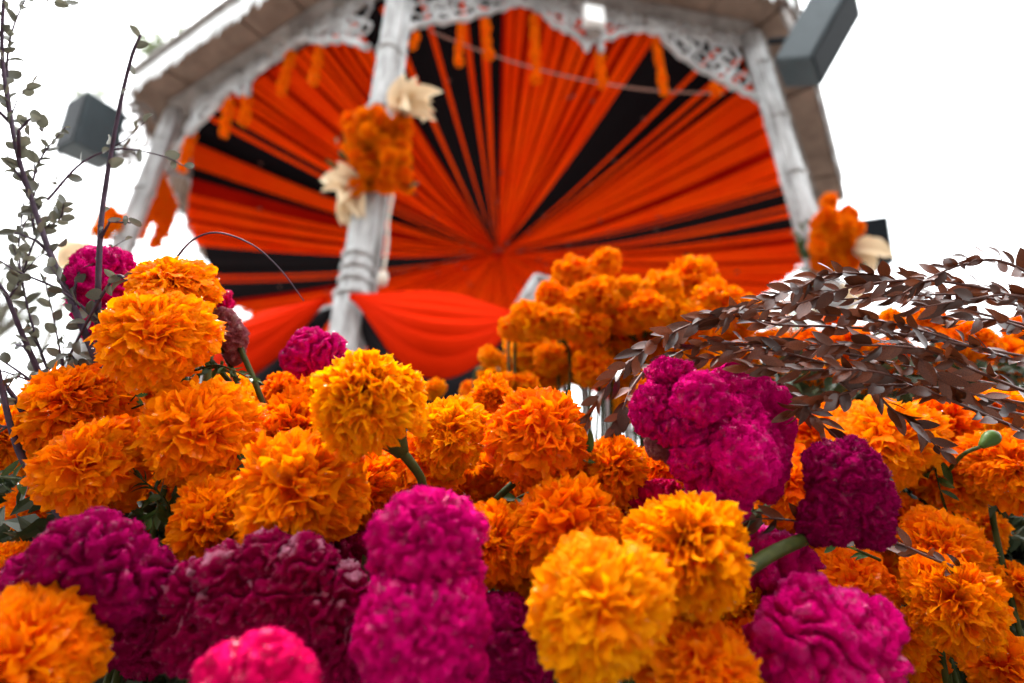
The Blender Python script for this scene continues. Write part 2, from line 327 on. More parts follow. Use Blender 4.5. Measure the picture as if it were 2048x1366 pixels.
m.add(rim + mid_ + [apex], [(k, (k + 1) % 8, 8 + (k + 1) % 8, 8 + k) for k in range(8)] + [(8 + k, 8 + (k + 1) % 8, 16) for k in range(8)]); m.build('roof', M['roof'], kiosk)
m = MB(); m.add([p - Vector((0, 0, .04)) for p in rim + mid_ + [apex]], [(8 + k, 8 + (k + 1) % 8, (k + 1) % 8, k) for k in range(8)] + [(16, 8 + (k + 1) % 8, 8 + k) for k in range(8)]); m.build('bounce_lining', M['bounceboard'], kiosk)  # added above the ceiling cloth to bounce light back through it
# lace valance: lower scalloped edge, scrolls up to the beam, leaves, drops
def spiral(c, u, w, r0, turns, sgn, n=22):
    return [c + (u * math.cos(sgn * 2 * PI * turns * i / n) + w * math.sin(sgn * 2 * PI * turns * i / n)) * (r0 * (1 - 0.82 * i / n)) for i in range(n + 1)]
def valance(k, prof_px=None, prof=None):
    if prof_px:
        P = [on_side(x, y, k) for x, y in prof_px]
    else: P = [side_pt(k, t, z) for t, z in prof]
    A, B = octa(k), octa(k + 1); u = (B - A); u.z = 0; u.normalize(); w = Vector((0, 0, 1)); n = Vector((u.y, -u.x, 0))
    path = smooth_path(P, 6)
    path = [p + w * 0.018 * math.sin(i * 1.9) for i, p in enumerate(path)]
    m = MB(); m.tube(path, 0.026, 7); edge = m.build('valance_edge', M['iron'], kiosk, smooth=True)
    zb = CZ + Z_BEAM; acc = 0; last = path[0]; step = 0
    for i, p in enumerate(path[2:-2]):
        acc += (p - last).length; last = p
        if acc < 0.17: continue
        acc = 0; step += 1; gap = zb - p.z
        if gap < 0.1: continue
        m = MB(); sg = 1 if step % 2 else -1
        r = min(0.13, gap * 0.36)
        c = p + w * (r + 0.03)
        m.tube(spiral(c, w * -1, u, r, 1.45, sg), [0.016 - 0.007 * q / 22 for q in range(23)], 6)
        if gap > 2.6 * r:
            c2 = p + w * (gap - r * 0.8); m.tube(spiral(c2, w, u, r * 0.8, 1.4, -sg), 0.012, 6)
            m.tube([p + u * sg * r * 0.7 + w * r * 1.2, p + u * -sg * r * 0.4 + w * (gap * 0.6), p + u * sg * r * 0.5 + w * gap], 0.014, 6)
        m.build('scroll', M['iron'], kiosk, smooth=True)
    for t in (0.1, 0.9):                            # pierced corner brackets
        q = path[int(t * (len(path) - 1))]; m = MB(); gap = zb - q.z
        for j in range(5):
            cc = q + w * (gap * (0.16 + 0.17 * j)) + u * random.uniform(-0.05, 0.05)
            m.tube([cc - u * 0.07, cc + w * 0.05, cc + u * 0.08 - w * 0.02], [0.012, 0.042, 0.012], 7, flat=0.4)
        m.build('corner_leaf', M['iron'], kiosk, smooth=True)
    return edge
F_PX = [(800, 65), (850, 47), (925, 38), (1000, 18), (1040, 6), (1080, 22), (1110, 50), (1150, 68), (1172, 84), (1215, 76), (1260, 60), (1310, 66), (1360, 110), (1430, 155), (1480, 180), (1528, 203)]
L_PX = [(344, 312), (385, 262), (432, 214), (462, 178), (490, 186), (505, 150), (560, 112), (602, 77), (640, 84), (690, 80), (738, 95)]
valance(0, F_PX); valance(7, L_PX)
gen = [(0.03, 3.68), (0.16, 4.05), (0.31, 4.3), (0.42, 4.12), (0.5, 3.98), (0.58, 4.12), (0.69, 4.3), (0.84, 4.05), (0.97, 3.68)]
for k in (1, 2, 5, 6): valance(k, None, gen)
for px, py in ((1172, 80), (1200, 84), (482, 170), (500, 172)):   # acorn drops
    q = on_side(px, py, 0 if px > 700 else 7); m = MB()
    m.lathe((q.x, q.y, q.z - 0.12), [(0.004, -0.03), (0.022, 0.0), (0.034, 0.04), (0.03, 0.075), (0.014, 0.10), (0.02, 0.13)], 10); m.build('acorn_drop', M['iron'], kiosk, smooth=True)
# railing
for k in (0, 6, 7):
    m = MB(); m.tube([side_pt(k, 0.04, Z_RAIL), side_pt(k, 0.96, Z_RAIL)], 0.042, 8); m.build('handrail', M['iron'], kiosk, smooth=True)
    m = MB(); m.tube([side_pt(k, 0.04, Z_FLOOR + 0.12), side_pt(k, 0.96, Z_FLOOR + 0.12)], 0.03, 6); m.build('bottom_rail', M['iron'], kiosk, smooth=True)
    nb = 24; bal = None
    for j in range(1, nb):
        p = side_pt(k, 0.04 + 0.92 * j / nb, Z_FLOOR + 0.12)
        if bal is None:
            mb = MB(); h = Z_RAIL - Z_FLOOR - 0.12
            mb.lathe((0, 0, 0), [(0.016, 0), (0.016, h * 0.15), (0.032, h * 0.25), (0.022, h * 0.5), (0.032, h * 0.75), (0.016, h * 0.85), (0.016, h)], 8)
            bal = mesh_np('baluster', mb.v, mb.f, M['iron'])
        link('baluster', bal, kiosk, p - kiosk.location)
# stair parapet seen beside the handrail
stp = thing('stair_parapet', side_pt(0, 0.31, -CZ), 'grey latticed stair parapet with sloping edge at the end of the red bunting', 'parapet')
pv = [on_side(x, y, 0, 0.02) for x, y in ((1022, 634), (1072, 553), (1180, 585), (1180, 760), (1022, 760))]
A, B = octa(0), octa(1); u_ = (B - A).normalized(); n_ = Vector((u_.y, -u_.x, 0))
for i in range(5):
    m = MB(); p, q = pv[i], pv[(i + 1) % 5]; m.tube([p, q], 0.022, 6); m.build('frame_bar', M['iron'], stp, smooth=True)
m = MB(); m.add(list(pv) + [p - n_ * 0.02 for p in pv], [tuple(range(5)), tuple(reversed(range(5, 10)))]); m.build('panel', M['lattice'], stp)
cA = pv[0]
for j in range(7):
    for sgn in (1, -1):
        p = pv[4].lerp(pv[3], (j + 0.5) / 7) + n_ * 0.012; m = MB()
        q = p + Vector((0, 0, 0.36)) + u_ * sgn * 0.06; q.z = min(q.z, pv[0].z + 0.05 + 0.02 * j); m.tube([p, q], 0.007, 4); m.build('lattice_bar', M['iron'], stp)

# ------------------------------------------------------------------ ceiling drape
ZC = 4.147
def rim_frac(a):                                    # octagon radius as share of the circle at plan angle a
    d = (a - OROT) % (PI / 4) - PI / 8; return math.cos(PI / 8) / math.cos(d)
def near_w(a):                                      # 1 over the two front sides, 0 behind
    deg = math.degrees(a) % 360; x = min(max((deg - 203) / 9, 0), 1) * min(max((321 - deg) / 15, 0), 1); return x * x * (3 - 2 * x)
def ceil_z(r, a):                                   # r 0..1
    zr = 3.70 + near_w(a) * 0.74
    return ZC + (zr - ZC) * r ** 1.15 - 0.10 * math.sin(PI * min(r, 1))* (1 - 0.5 * near_w(a))
def ceil_pt(r, a, dz=0.0):
    q = r * rim_frac(a) * 0.965
    return Vector((OX + OR * q * math.cos(a), OY + OR * OSQ * q * math.sin(a), CZ + ceil_z(r, a) + dz))
def az_of(px, py):
    d = ray(px, py); lo_, hi_ = 1.5, 14.0; best = None
    for i in range(600):
        t = lo_ + (hi_ - lo_) * i / 600; p = CAM + d * t; X = (p.x - OX) / OR; Y = (p.y - OY) / (OR * OSQ); a = math.atan2(Y, X); r = math.hypot(X, Y) / (rim_frac(a) * 0.965)
        if r < 1.15 and p.z > CZ + ceil_z(min(r, 1.1), a): best = math.degrees(a) % 360; break
    if best is None: best = math.degrees(a) % 360
    return best
drape = thing('ceiling_drape', (OX, OY, CZ + ZC), 'sunburst ceiling of orange and black cloth bands gathered at the middle of the bandstand', 'drapery')
def band(a0, a1, mat, dz, folds, amp, nr_=26, sag=0.0):
    nr_ = 16
    a0, a1 = math.radians(a0), math.radians(a1); per = 5; na = max(3, folds * per + 1); P = np.zeros((nr_, na, 3)); ph = random.uniform(0, 6)
    for i in range(nr_):
        r = 0.02 + 0.98 * (i / (nr_ - 1))
        for j in range(na):
            s = j / (na - 1); a = a0 + (a1 - a0) * s
            irr = math.sin(s * folds * 2 * PI + ph + 1.3 * math.sin(s * 5 + ph)) + 0.45 * math.sin(s * folds * 4.7 + 2 * ph + r * 1.5)
            z = dz + amp * irr * (0.25 + 0.75 * r) - sag * math.sin(PI * r)
            P[i, j] = ceil_pt(r, a, z)
    m = MB(); m.grid(P); return m.build('cloth_band', M[mat], drape, smooth=True)
def deg(px, py): return az_of(px, py)
# azimuth of band borders, read off the photograph along the rim
D = dict(b0=deg(846, 250), b1=deg(1002, 150), b2=deg(1200, 232), b3=deg(1330, 290), b4=deg(1400, 424), b5=deg(1400, 494), c1=deg(580, 300), c2=deg(480, 358), c3=deg(560, 503), c4=deg(560, 590))
def wrap(a, ref): 
    while a < ref: a += 360
    return a
black_sectors = [(D['b0'] - 1.5, D['b1']), (D['b2'], D['b3'] + 1), (D['b4'], D['b5']), (D['c2'] - 1, D['c1']), (D['c4'] - 360 if D['c4'] > 300 else D['c4'], D['c3'])]
for a0, a1 in black_sectors: band(min(a0, a1) - 0.8, max(a0, a1) + 0.8, 'black', 0.05, max(2, int(abs(a1 - a0) / 5)), 0.012)
def wide(a0, a1, n):
    if a1 < a0: a1 += 360
    band(a0, a1, 'red', 0.035, max(2, n * 2), 0.012)
    a = a0 + 0.5
    while a < a1 - 0.6:
        w = random.uniform(0.9, 1.9); e = min(a + w, a1)
        band(a, e, 'orange', -random.uniform(0.0, 0.035), random.choice((1, 1, 2)), random.uniform(0.008, 0.020), sag=random.uniform(-0.01, 0.06))
        a = e + random.choice((0.1, 0.25, 0.5, 0.9))
wide(D['b1'], D['b2'], 5); wide(D['b3'], D['b4'], 7); wide(D['c1'], D['b0'] - 1.5, 7); wide(D['c3'], D['c2'] - 1, 6)
wide(D['b5'], D['c4'] if D['c4'] < 300 else D['c4'], 22)
for px, py in ((868, 230), (905, 200), (950, 180), (975, 150), (1290, 232), (1300, 262), (1316, 268), (1322, 288), (1400, 440), (1400, 452), (1400, 474), (1400, 484), (535, 338), (520, 340), (560, 296), (500, 350), (560, 540), (560, 546)):
    a = deg(px, py); w = random.uniform(0.4, 0.65); band(a - w, a + w, 'orange', -0.05 - random.uniform(0, 0.03), 1, 0.012, sag=random.uniform(0.0, 0.03))
# little knots sewn along the bands
kn = MB(); kn.lathe((0, 0, 0), [(0.004, -0.02), (0.018, -0.008), (0.02, 0.004), (0.006, 0.016)], 6); knm = mesh_np('knot', kn.v, kn.f, M['brownstem'])
for i in range(70):
    a = math.radians(random.uniform(0, 360)); r = random.choice((0.12, 0.2, 0.32, 0.46, 0.62, 0.78)) + random.uniform(-.03, .03)
    link('knot', knm, drape, ceil_pt(r, a, -0.06) - drape.location)
m = MB(); c = ceil_pt(0, 0, -0.03); m.lathe(c, [(0.01, -0.05), (0.06, -0.03), (0.07, 0), (0.03, 0.03)], 10); m.build('centre_knot', M['red'], drape, smooth=True)

# ------------------------------------------------------------------ marigold heads (shared meshes)
def marigold_mesh(name, n=170, nu=6, nv=6, seed=0, mat='marigold', open_=1.0, tall=1.0, wide_=1.0):
    rg = np.random.default_rng(seed); ga = PI * (3 - math.sqrt(5))
    i = np.arange(n); phi = np.arccos(np.clip(1 - (1 + math.cos(math.radians(58))) * (i + 0.5) / n, -1, 1)) + rg.normal(0, 0.07, n)
    azm = i * ga + rg.normal(0, 0.12, n)
    d = np.stack([np.sin(phi) * np.cos(azm), np.sin(phi) * np.sin(azm), np.cos(phi)], 1)
    ep = np.stack([np.cos(phi) * np.cos(azm), np.cos(phi) * np.sin(azm), -np.sin(phi)], 1); ea = np.cross(d, ep)
    outer = np.clip((phi - 0.5) / 1.3, 0, 1)
    tw = rg.normal(0, 1, n) * (1.0 - 0.55 * outer)      # centre petals stand every way, skirt petals lie open
    nb = ep * np.cos(tw)[:, None] + ea * np.sin(tw)[:, None]; sb = -ep * np.sin(tw)[:, None] + ea * np.cos(tw)[:, None]
    R = (0.91 + 0.12 * rg.random(n)); R *= 1 + 0.05 * np.sin(azm * 3 + seed) + 0.30 * (vnoise(d * 1.6 + seed * 7.3 + 40) - 0.5)
    W = wide_ * (0.12 + 0.12 * rg.random(n)) * (0.8 + 0.5 * outer); C = (0.05 + 0.40 * rg.random(n)) * (0.7 + 0.5 * outer) * open_
    k = 2.0 + 2.8 * rg.random(n); ph = rg.random(n) * 6.28; ph2 = rg.random(n) * 6.28; amp = 0.055 + 0.075 * rg.random(n); cup = rg.normal(0.0, 0.07, n)
    t = np.linspace(0, 1, nu)[None, :, None]; s = np.linspace(-1, 1, nv)[None, None, :]
    X = lambda a: a[:, None, None]
    wid = X(W) * (0.22 + 0.95 * np.sin(np.clip(t, 0, 1) * 1.75) ** 0.9) * (1 - 0.30 * t ** 6)
    tip = 1 - 0.13 * np.abs(s) ** 4 * t ** 2 + 0.035 * np.sin(k[:, None, None] * 2.0 * s + X(ph2)) * t ** 3
    rad = X(R) * (0.30 + 0.70 * t) * tip - X(C) * 0.45 * t ** 3
    nrm = X(C) * t ** 2.4 + X(amp) * t ** 1.4 * np.sin(X(k) * s + X(ph)) + X(amp) * 0.14 * t ** 2 * np.sin(X(k) * 2.2 * s + X(ph2)) + X(cup) * t * s ** 2
    lat = wid * s
    P = rad[..., None] * d[:, None, None, :] + nrm[..., None] * nb[:, None, None, :] + lat[..., None] * sb[:, None, None, :]
    P[..., 2] *= tall * 0.93
    tone = np.clip(0.02 + 0.74 * t + 0 * s + X(rg.normal(0, 0.16, n)), 0, 1) * np.ones_like(rad)  # bases naturally deeper, with extra red painted in for shade between petals
    idx = np.arange(n * nu * nv).reshape(n, nu, nv)
    q = np.stack([idx[:, :-1, :-1], idx[:, 1:, :-1], idx[:, 1:, 1:], idx[:, :-1, 1:]], -1).reshape(-1, 4)
    V = P.reshape(-1, 3); T = tone.reshape(-1)
    bm = bmesh.new(); bmesh.ops.create_icosphere(bm, subdivisions=2, radius=0.5); cv = np.array([v.co for v in bm.verts]); cf = [[v.index for v in f.verts] for f in bm.faces]; bm.free()
    cf = np.array([[a, b_, c_, c_] for a, b_, c_ in cf])
    me = bpy.data.meshes.new(name); faces = [tuple(f) for f in q] + [tuple(np.array(f[:3]) + len(V)) for f in cf]
    return mesh_np(name, np.concatenate([V, cv]), faces, M[mat], True, np.concatenate([T, np.zeros(len(cv))]))
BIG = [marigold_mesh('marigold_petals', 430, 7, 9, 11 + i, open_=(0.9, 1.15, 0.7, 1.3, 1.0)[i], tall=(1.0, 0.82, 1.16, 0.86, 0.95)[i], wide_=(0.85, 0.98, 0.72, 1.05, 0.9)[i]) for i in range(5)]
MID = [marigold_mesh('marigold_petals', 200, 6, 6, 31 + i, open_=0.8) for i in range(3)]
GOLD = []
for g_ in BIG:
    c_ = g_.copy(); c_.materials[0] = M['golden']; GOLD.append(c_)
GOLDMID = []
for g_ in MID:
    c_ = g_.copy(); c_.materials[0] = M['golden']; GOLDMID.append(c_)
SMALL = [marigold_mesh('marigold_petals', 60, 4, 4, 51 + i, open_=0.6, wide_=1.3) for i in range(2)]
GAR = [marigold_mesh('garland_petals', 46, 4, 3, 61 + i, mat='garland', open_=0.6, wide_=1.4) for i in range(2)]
cal = MB(); cal.lathe((0, 0, 0), [(0.12, -1.05), (0.20, -0.85), (0.36, -0.55), (0.48, -0.28), (0.30, -0.2)], 9); CALYX = mesh_np('calyx', cal.v, cal.f, M['stem'])
def qz(axis): return Vector((0, 0, 1)).rotation_difference(Vector(axis))
def stem_to(parent, start, d0, end, r=0.0032, name='stem'):
    p1 = start + d0 * 0.05; p2 = Vector((end.x, end.y, (start.z + end.z) / 2)); m = MB(); pts = smooth_path([start, p1, p1.lerp(p2, 0.6), p2, end], 4)
    m.tube(pts, [r * (1.25 - 0.35 * min(1, i / 6)) for i in range(len(pts))], 7); return m.build(name, M['stem'], parent, smooth=True)
BLOOMS = []
def marigold(px, py, dia, depth, label, ax=None, meshes=BIG, stem=True, group=None, vi=None, stem_px=None):
    pos = at(px, py, depth); R = 1.09 * dia / 2 * depth / F
    if ax is None: ax = (random.uniform(-0.45, 0.45), random.uniform(0.35, 0.9), random.uniform(0.25, 0.8))
    a = cdir(*ax); t = thing('marigold', pos, label, 'marigold', group); BLOOMS.append((pos, R))
    q = qz(a) @ Quaternion((0, 0, 1), random.uniform(0, 6.28)); me = meshes[(vi if vi is not None else random.randrange(len(meshes))) % len(meshes)]
    o = link('petals', me, t, (0, 0, 0), q, (R * random.uniform(.92, 1.07), R * random.uniform(.92, 1.07), R * random.uniform(.86, 1.08))); o['kind'] = 'stuff'
    if stem:
        link('calyx', CALYX, t, (0, 0, 0), qz(a), (R, R, R)); s0 = pos - a * R * 1.02
        if stem_px:
            e = at(*stem_px); m = MB(); mid = s0.lerp(e, 0.5) + CR * 0.004; ext = e + (e - s0).normalized() * 0.05
            m.tube(smooth_path([s0 + a * R * 0.15, mid, e, ext], 5), [0.0056, 0.0046, 0.0042, 0.004, 0.0038] + [0.0036] * 11, 8); m.build('stem', M['stem'], t, smooth=True)
        else: stem_to(t, s0, -a, Vector((pos.x * 0.9, max(0.28, pos.y - 0.02 + 0.05), 0.42)))
    return t
FG = [  # px, py, dia px, depth, label, axis(right, up, to camera), mesh variant, stem end
    (345, 578, 160, 0.555, 'orange marigold standing highest on the left, just behind a larger one', (0.1, 0.8, 0.6), 3, None),
    (316, 680, 226, 0.50, 'large orange marigold with thick bent stem, beside the pink cockscomb at left', (0.15, 0.55, 0.8), 1, (368, 790, 0.52)),
    (160, 822, 200, 0.535, 'orange marigold at left rising in front of bare purple twigs', (-0.2, 0.75, 0.5), 0, None),
    (195, 935, 212, 0.47, 'deep orange marigold at left above the dark magenta cockscomb', (0.0, 0.35, 0.9), 3, None),
    (405, 868, 216, 0.485, 'broad orange marigold at left centre with a green leaf tip on its right', (0.2, 0.5, 0.85), 1, None),
    (275, 785, 150, 0.60, 'shaded red-orange marigold tucked under the thick bent stem', (0.1, 0.3, 0.9), 2, None),
    (572, 790, 96, 0.66, 'small orange marigold peeping out below the magenta cockscomb at centre left', (0.0, 0.9, 0.4), 2, None),
    (745, 812, 205, 0.43, 'tall golden marigold at the centre, highest of its row, with long bare stem', (-0.5, 0.85, 0.1), 2, (852, 990, 0.45)),
    (905, 868, 160, 0.52, 'orange marigold between the tall golden one and the one with the slanting stem', (0.0, 0.5, 0.8), 0, None),
    (1078, 868, 200, 0.475, 'orange marigold right of centre with petals spread upward and slanting stem', (0.1, 0.55, 0.75), 1, (992, 1000, 0.50)),
    (597, 880, 185, 0.55, 'orange marigold behind and above the broad one at centre left', (0.1, 0.8, 0.5), 2, None),
    (602, 985, 242, 0.43, 'biggest orange marigold at centre left, above the wine-coloured cockscomb', (0.0, 0.45, 0.85), 0, None),
    (432, 1045, 182, 0.455, 'orange marigold facing forward just above the wine-coloured cockscomb', (-0.1, 0.25, 0.95), 4, None),
    (830, 955, 185, 0.53, 'orange marigold behind the long bare stem at the centre', (0.1, 0.75, 0.6), 3, None),
    (1130, 1062, 225, 0.43, 'wide orange marigold below the slanting stem, right of centre', (-0.1, 0.55, 0.8), 4, None),
    (1225, 940, 150, 0.475, 'orange marigold beside a dark green leaf, left of the magenta cluster', (0.1, 0.6, 0.6), 4, None),
    (1322, 935, 112, 0.53, 'half-open orange marigold squeezed against the left of the magenta cluster', (-0.5, 0.6, 0.4), 0, None),
    (985, 1085, 150, 0.43, 'orange marigold pressed against the right of the tall two-lobed cockscomb', (0.3, 0.5, 0.7), 0, None),
    (1368, 1108, 232, 0.375, 'round golden marigold right of centre beside a thick green stem', (0.15, 0.7, 0.6), 2, None),
    (1196, 1215, 286, 0.325, 'nearest golden marigold with ragged top petals at the bottom right of centre', (-0.05, 0.5, 0.8), 3, None),
    (1395, 1345, 250, 0.345, 'orange marigold cut by the bottom edge, right of the nearest golden one', (0.1, 0.7, 0.6), 1, None),
    (1485, 1205, 110, 0.44, 'small orange marigold wedged between the round golden one and pink cockscombs', (0.5, 0.3, 0.7), 0, None),
    (55, 1320, 280, 0.335, 'blurred orange marigold in the bottom left corner', (0.2, 0.6, 0.7), 1, None),
    (20, 1145, 120, 0.46, 'orange marigold cut by the left edge beside the dark magenta cockscomb', (0.0, 0.6, 0.7), 0, None),
    (25, 885, 130, 0.60, 'orange marigold cut by the left edge behind thick dark twigs', (0.0, 0.6, 0.7), 2, None),
    (725, 985, 150, 0.50, 'shaded orange marigold between the biggest one and the bare stem', (0.3, 0.4, 0.8), 2, None),
    (1010, 950, 120, 0.56, 'shaded orange marigold deep behind the slanting stem', (0.0, 0.4, 0.8), 2, None),
    (930, 985, 110, 0.55, 'shaded orange marigold low between the bare stem and the slanting stem', (0.2, 0.4, 0.8), 0, None),
    (505, 930, 130, 0.60, 'small shaded orange marigold deep between two broad ones at left centre', (0.0, 0.6, 0.7), 2, None),
    (700, 905, 140, 0.58, 'orange marigold hidden just left below the tall golden one', (0.0, 0.6, 0.7), 0, None),
    (460, 800, 110, 0.64, 'yellowish marigold behind thin green stems at left centre', (0.0, 0.8, 0.5), 0, None),
    (320, 1010, 110, 0.60, 'orange marigold in the shade among green leaves at lower left', (0.0, 0.4, 0.9), 2, None),
    (90, 1010, 120, 0.58, 'orange marigold behind dark twigs at the left, under the deep orange one', (0.0, 0.5, 0.9), 0, None),
    (1560, 1340, 150, 0.39, 'orange marigold at the bottom edge under the pink cockscomb at right', (0.2, 0.8, 0.5), 0, None),
    (270, 1265, 120, 0.52, 'marigold deep in shade under the dark magenta cockscomb', (0.0, 0.3, 0.9), 2, None),
    (1150, 965, 130, 0.52, 'orange marigold half hidden under the one with spread petals', (0.1, 0.5, 0.8), 0, None),
    (865, 900, 120, 0.57, 'orange marigold deep between the tall golden one and its right neighbour', (0.0, 0.6, 0.7), 4, None),
    (520, 1000, 120, 0.53, 'orange marigold squeezed left of the biggest one', (-0.2, 0.4, 0.8), 0, None),
    (945, 1130, 130, 0.46, 'orange marigold low behind the two-lobed cockscomb', (0.3, 0.4, 0.8), 3, None),
    (1065, 1150, 140, 0.45, 'orange marigold low between the wide one and the nearest golden one', (-0.2, 0.4, 0.8), 0, None),
    (1270, 1020, 120, 0.50, 'orange marigold behind the round golden one and the pink crest', (0.0, 0.5, 0.8), 4, None),
    (1300, 1290, 130, 0.42, 'orange marigold sunk between the two nearest golden ones', (0.1, 0.3, 0.9), 0, None),
    (1490, 1300, 130, 0.42, 'orange marigold sunk left of the ruffled pink cockscomb', (0.0, 0.4, 0.9), 4, None),
    (640, 800, 110, 0.62, 'orange marigold just under the lone magenta cockscomb', (0.0, 0.7, 0.6), 0, None),
    (100, 870, 120, 0.60, 'orange marigold between the two stacked ones at the far left', (-0.2, 0.5, 0.8), 2, None),
    (300, 880, 110, 0.58, 'orange marigold between the deep orange one and the broad one', (0.0, 0.5, 0.8), 0, None),
    (380, 960, 110, 0.56, 'shaded orange marigold below the broad one at left centre', (0.0, 0.4, 0.9), 4, None),
    (985, 800, 100, 0.62, 'orange marigold peeping between the two stems right of centre', (0.0, 0.7, 0.6), 2, None),
    (1180, 1010, 120, 0.50, 'orange marigold under the dark green leaf right of centre', (0.0, 0.4, 0.9), 3, None),
]
for px, py, dia, dep, lab, ax, vi, sp in FG: marigold(px, py, dia, dep, lab, ax, GOLD if 'golden' in lab or 'yellowish' in lab else BIG, True, None, vi, sp)
SH = [(1580, 965, 160, .60), (1765, 885, 190, .62), (1880, 850, 130, .66), (1890, 965, 135, .62), (2015, 935, 160, .58), (1700, 1010, 130, .66), (1795, 1040, 120, .60),
      (1885, 1100, 150, .545), (1650, 1080, 130, .62), (1700, 1170, 160, .55), (1905, 1205, 175, .49), (1790, 1270, 140, .55), (1640, 1190, 120, .6), (1835, 1310, 110, .56),
      (2010, 1335, 140, .50), (1950, 1060, 110, .66), (1540, 1010, 110, .66), (1690, 860, 130, .70), (1610, 870, 110, .72), (2000, 830, 130, .72), (1930, 1270, 120, .56), (1760, 1150, 110, .62), (2035, 1180, 110, .6)]
def rows(items, hrow):
    it = sorted(items, key=lambda q: q[1]); out = []; cur = [it[0]]
    for q in it[1:]:
        if q[1] - cur[0][1] > hrow: out.append(sorted(cur)); cur = [q]
        else: cur.append(q)
    out.append(sorted(cur)); return out
ORD = ['first', 'second', 'third', 'fourth', 'fifth', 'sixth', 'seventh', 'eighth', 'ninth', 'tenth', 'eleventh', 'twelfth', 'thirteenth', 'fourteenth']
for ri, row in enumerate(rows(SH, 70)):
    for ci, (px, py, dia, dep) in enumerate(row):
        marigold(px, py, dia, dep, 'shaded marigold at lower right, %s row down, %s from the left' % (ORD[ri], ORD[ci]), (random.uniform(-.5, .3), random.uniform(.3, .8), random.uniform(.4, .9)), BIG if dia > 140 else MID, True, 'marigolds in the shade at right')
HEAP = [(1210, 526, 58), (1145, 552, 78), (1100, 592, 58), (1258, 582, 66), (1200, 592, 78), (1320, 578, 82), (1382, 572, 112), (1435, 612, 104), (1300, 622, 84), (1350, 645, 92), (1255, 635, 78), (1180, 655, 84),
        (1120, 645, 78), (1062, 640, 84), (1222, 690, 88), (1290, 690, 92), (1130, 705, 78), (1062, 700, 78), (1030, 655, 60), (980, 715, 46), (975, 748, 42), (1010, 765, 46), (1092, 760, 74), (1190, 735, 82), (1258, 745, 80),
        (1030, 735, 60), (1320, 740, 84), (1380, 700, 90), (1440, 690, 90), (1500, 620, 60), (870, 778, 46), (948, 782, 50), (1335, 800, 80), (1260, 810, 76), (1480, 735, 80), (1545, 690, 70), (1400, 770, 80), (1160, 600, 70), (1230, 620, 74), (1290, 655, 80), (1340, 610, 70), (1085, 660, 70), (1150, 735, 70), (1220, 640, 70), (1400, 655, 84), (1350, 700, 84), (1440, 740, 80), (1100, 720, 64), (1165, 690, 66), (1470, 660, 70), (1260, 690, 74), (1310, 770, 74), (1040, 690, 60), (1050, 770, 56)]
for ri, row in enumerate(rows(HEAP, 38)):
    for ci, (px, py, dia) in enumerate(row):
        dep = 0.98 + 0.22 * random.random() + (0.1 if px < 1000 else 0) - (py - 640) * 0.0004
        marigold(px, py, dia * 1.08, dep, 'out-of-focus marigold in the tall heap before the railing, %s row down, %s from left' % (ORD[ri], ORD[ci]), None, GOLDMID, True, 'marigold heap before the railing')
BEH = [(1700, 690, 90), (1780, 720, 110), (1855, 648, 84), (1935, 680, 100), (2010, 720, 110), (1640, 760, 110), (1740, 790, 110), (1850, 760, 100), (1960, 770, 110), (1560, 790, 100), (1900, 720, 90), (1620, 690, 80), (1780, 640, 50), (2040, 660, 60), (1670, 640, 44)]
for ri, row in enumerate(rows(BEH, 50)):
    for ci, (px, py, dia) in enumerate(row):
        marigold(px, py, dia, 0.85 + 0.15 * random.random(), 'blurred marigold behind the bronze leaf sprays, %s row down, %s from left' % (ORD[ri], ORD[ci]), None, MID, True, 'marigolds behind the bronze sprays')
def drops_mesh(pts, rads, squash=None):
    bm = bmesh.new(); bmesh.ops.create_icosphere(bm, subdivisions=2, radius=1.0); cv = np.array([v.co for v in bm.verts]); cf = np.array([[v.index for v in f.verts] for f in bm.faces]); bm.free()
    V = (cv[None] * np.asarray(rads)[:, None, None] + np.asarray(pts)[:, None]).reshape(-1, 3); Fc = (cf[None] + (np.arange(len(pts)) * len(cv))[:, None, None]).reshape(-1, 3)
    return mesh_np('dew_drops', V, Fc, M['drop'])
_rg = np.random.default_rng(99); DROPS = []
for g_ in BIG:                                      # drops sitting on the upper petal tips of each bloom shape
    co = np.zeros(len(g_.vertices) * 3, dtype=np.float32); g_.vertices.foreach_get('co', co); co = co.reshape(-1, 3); r_ = np.linalg.norm(co, axis=1); ok = np.where((r_ > 0.86) & (co[:, 2] > -0.1))[0]
    pk = _rg.choice(ok, 34, replace=False); DROPS.append(drops_mesh(co[pk] * 1.012, _rg.uniform(0.008, 0.021, 34)))
for o_ in [o for o in COL.objects if o.name.split('.')[0] == 'petals' and o.data.name.startswith('marigold') and (o.data in BIG or o.data in GOLD)]:
    k_ = (BIG.index(o_.data) if o_.data in BIG else GOLD.index(o_.data)); d_ = link('dew_drops', DROPS[k_], o_.parent, (0, 0, 0), o_.rotation_quaternion, o_.scale[:]); d_['kind'] = 'stuff'
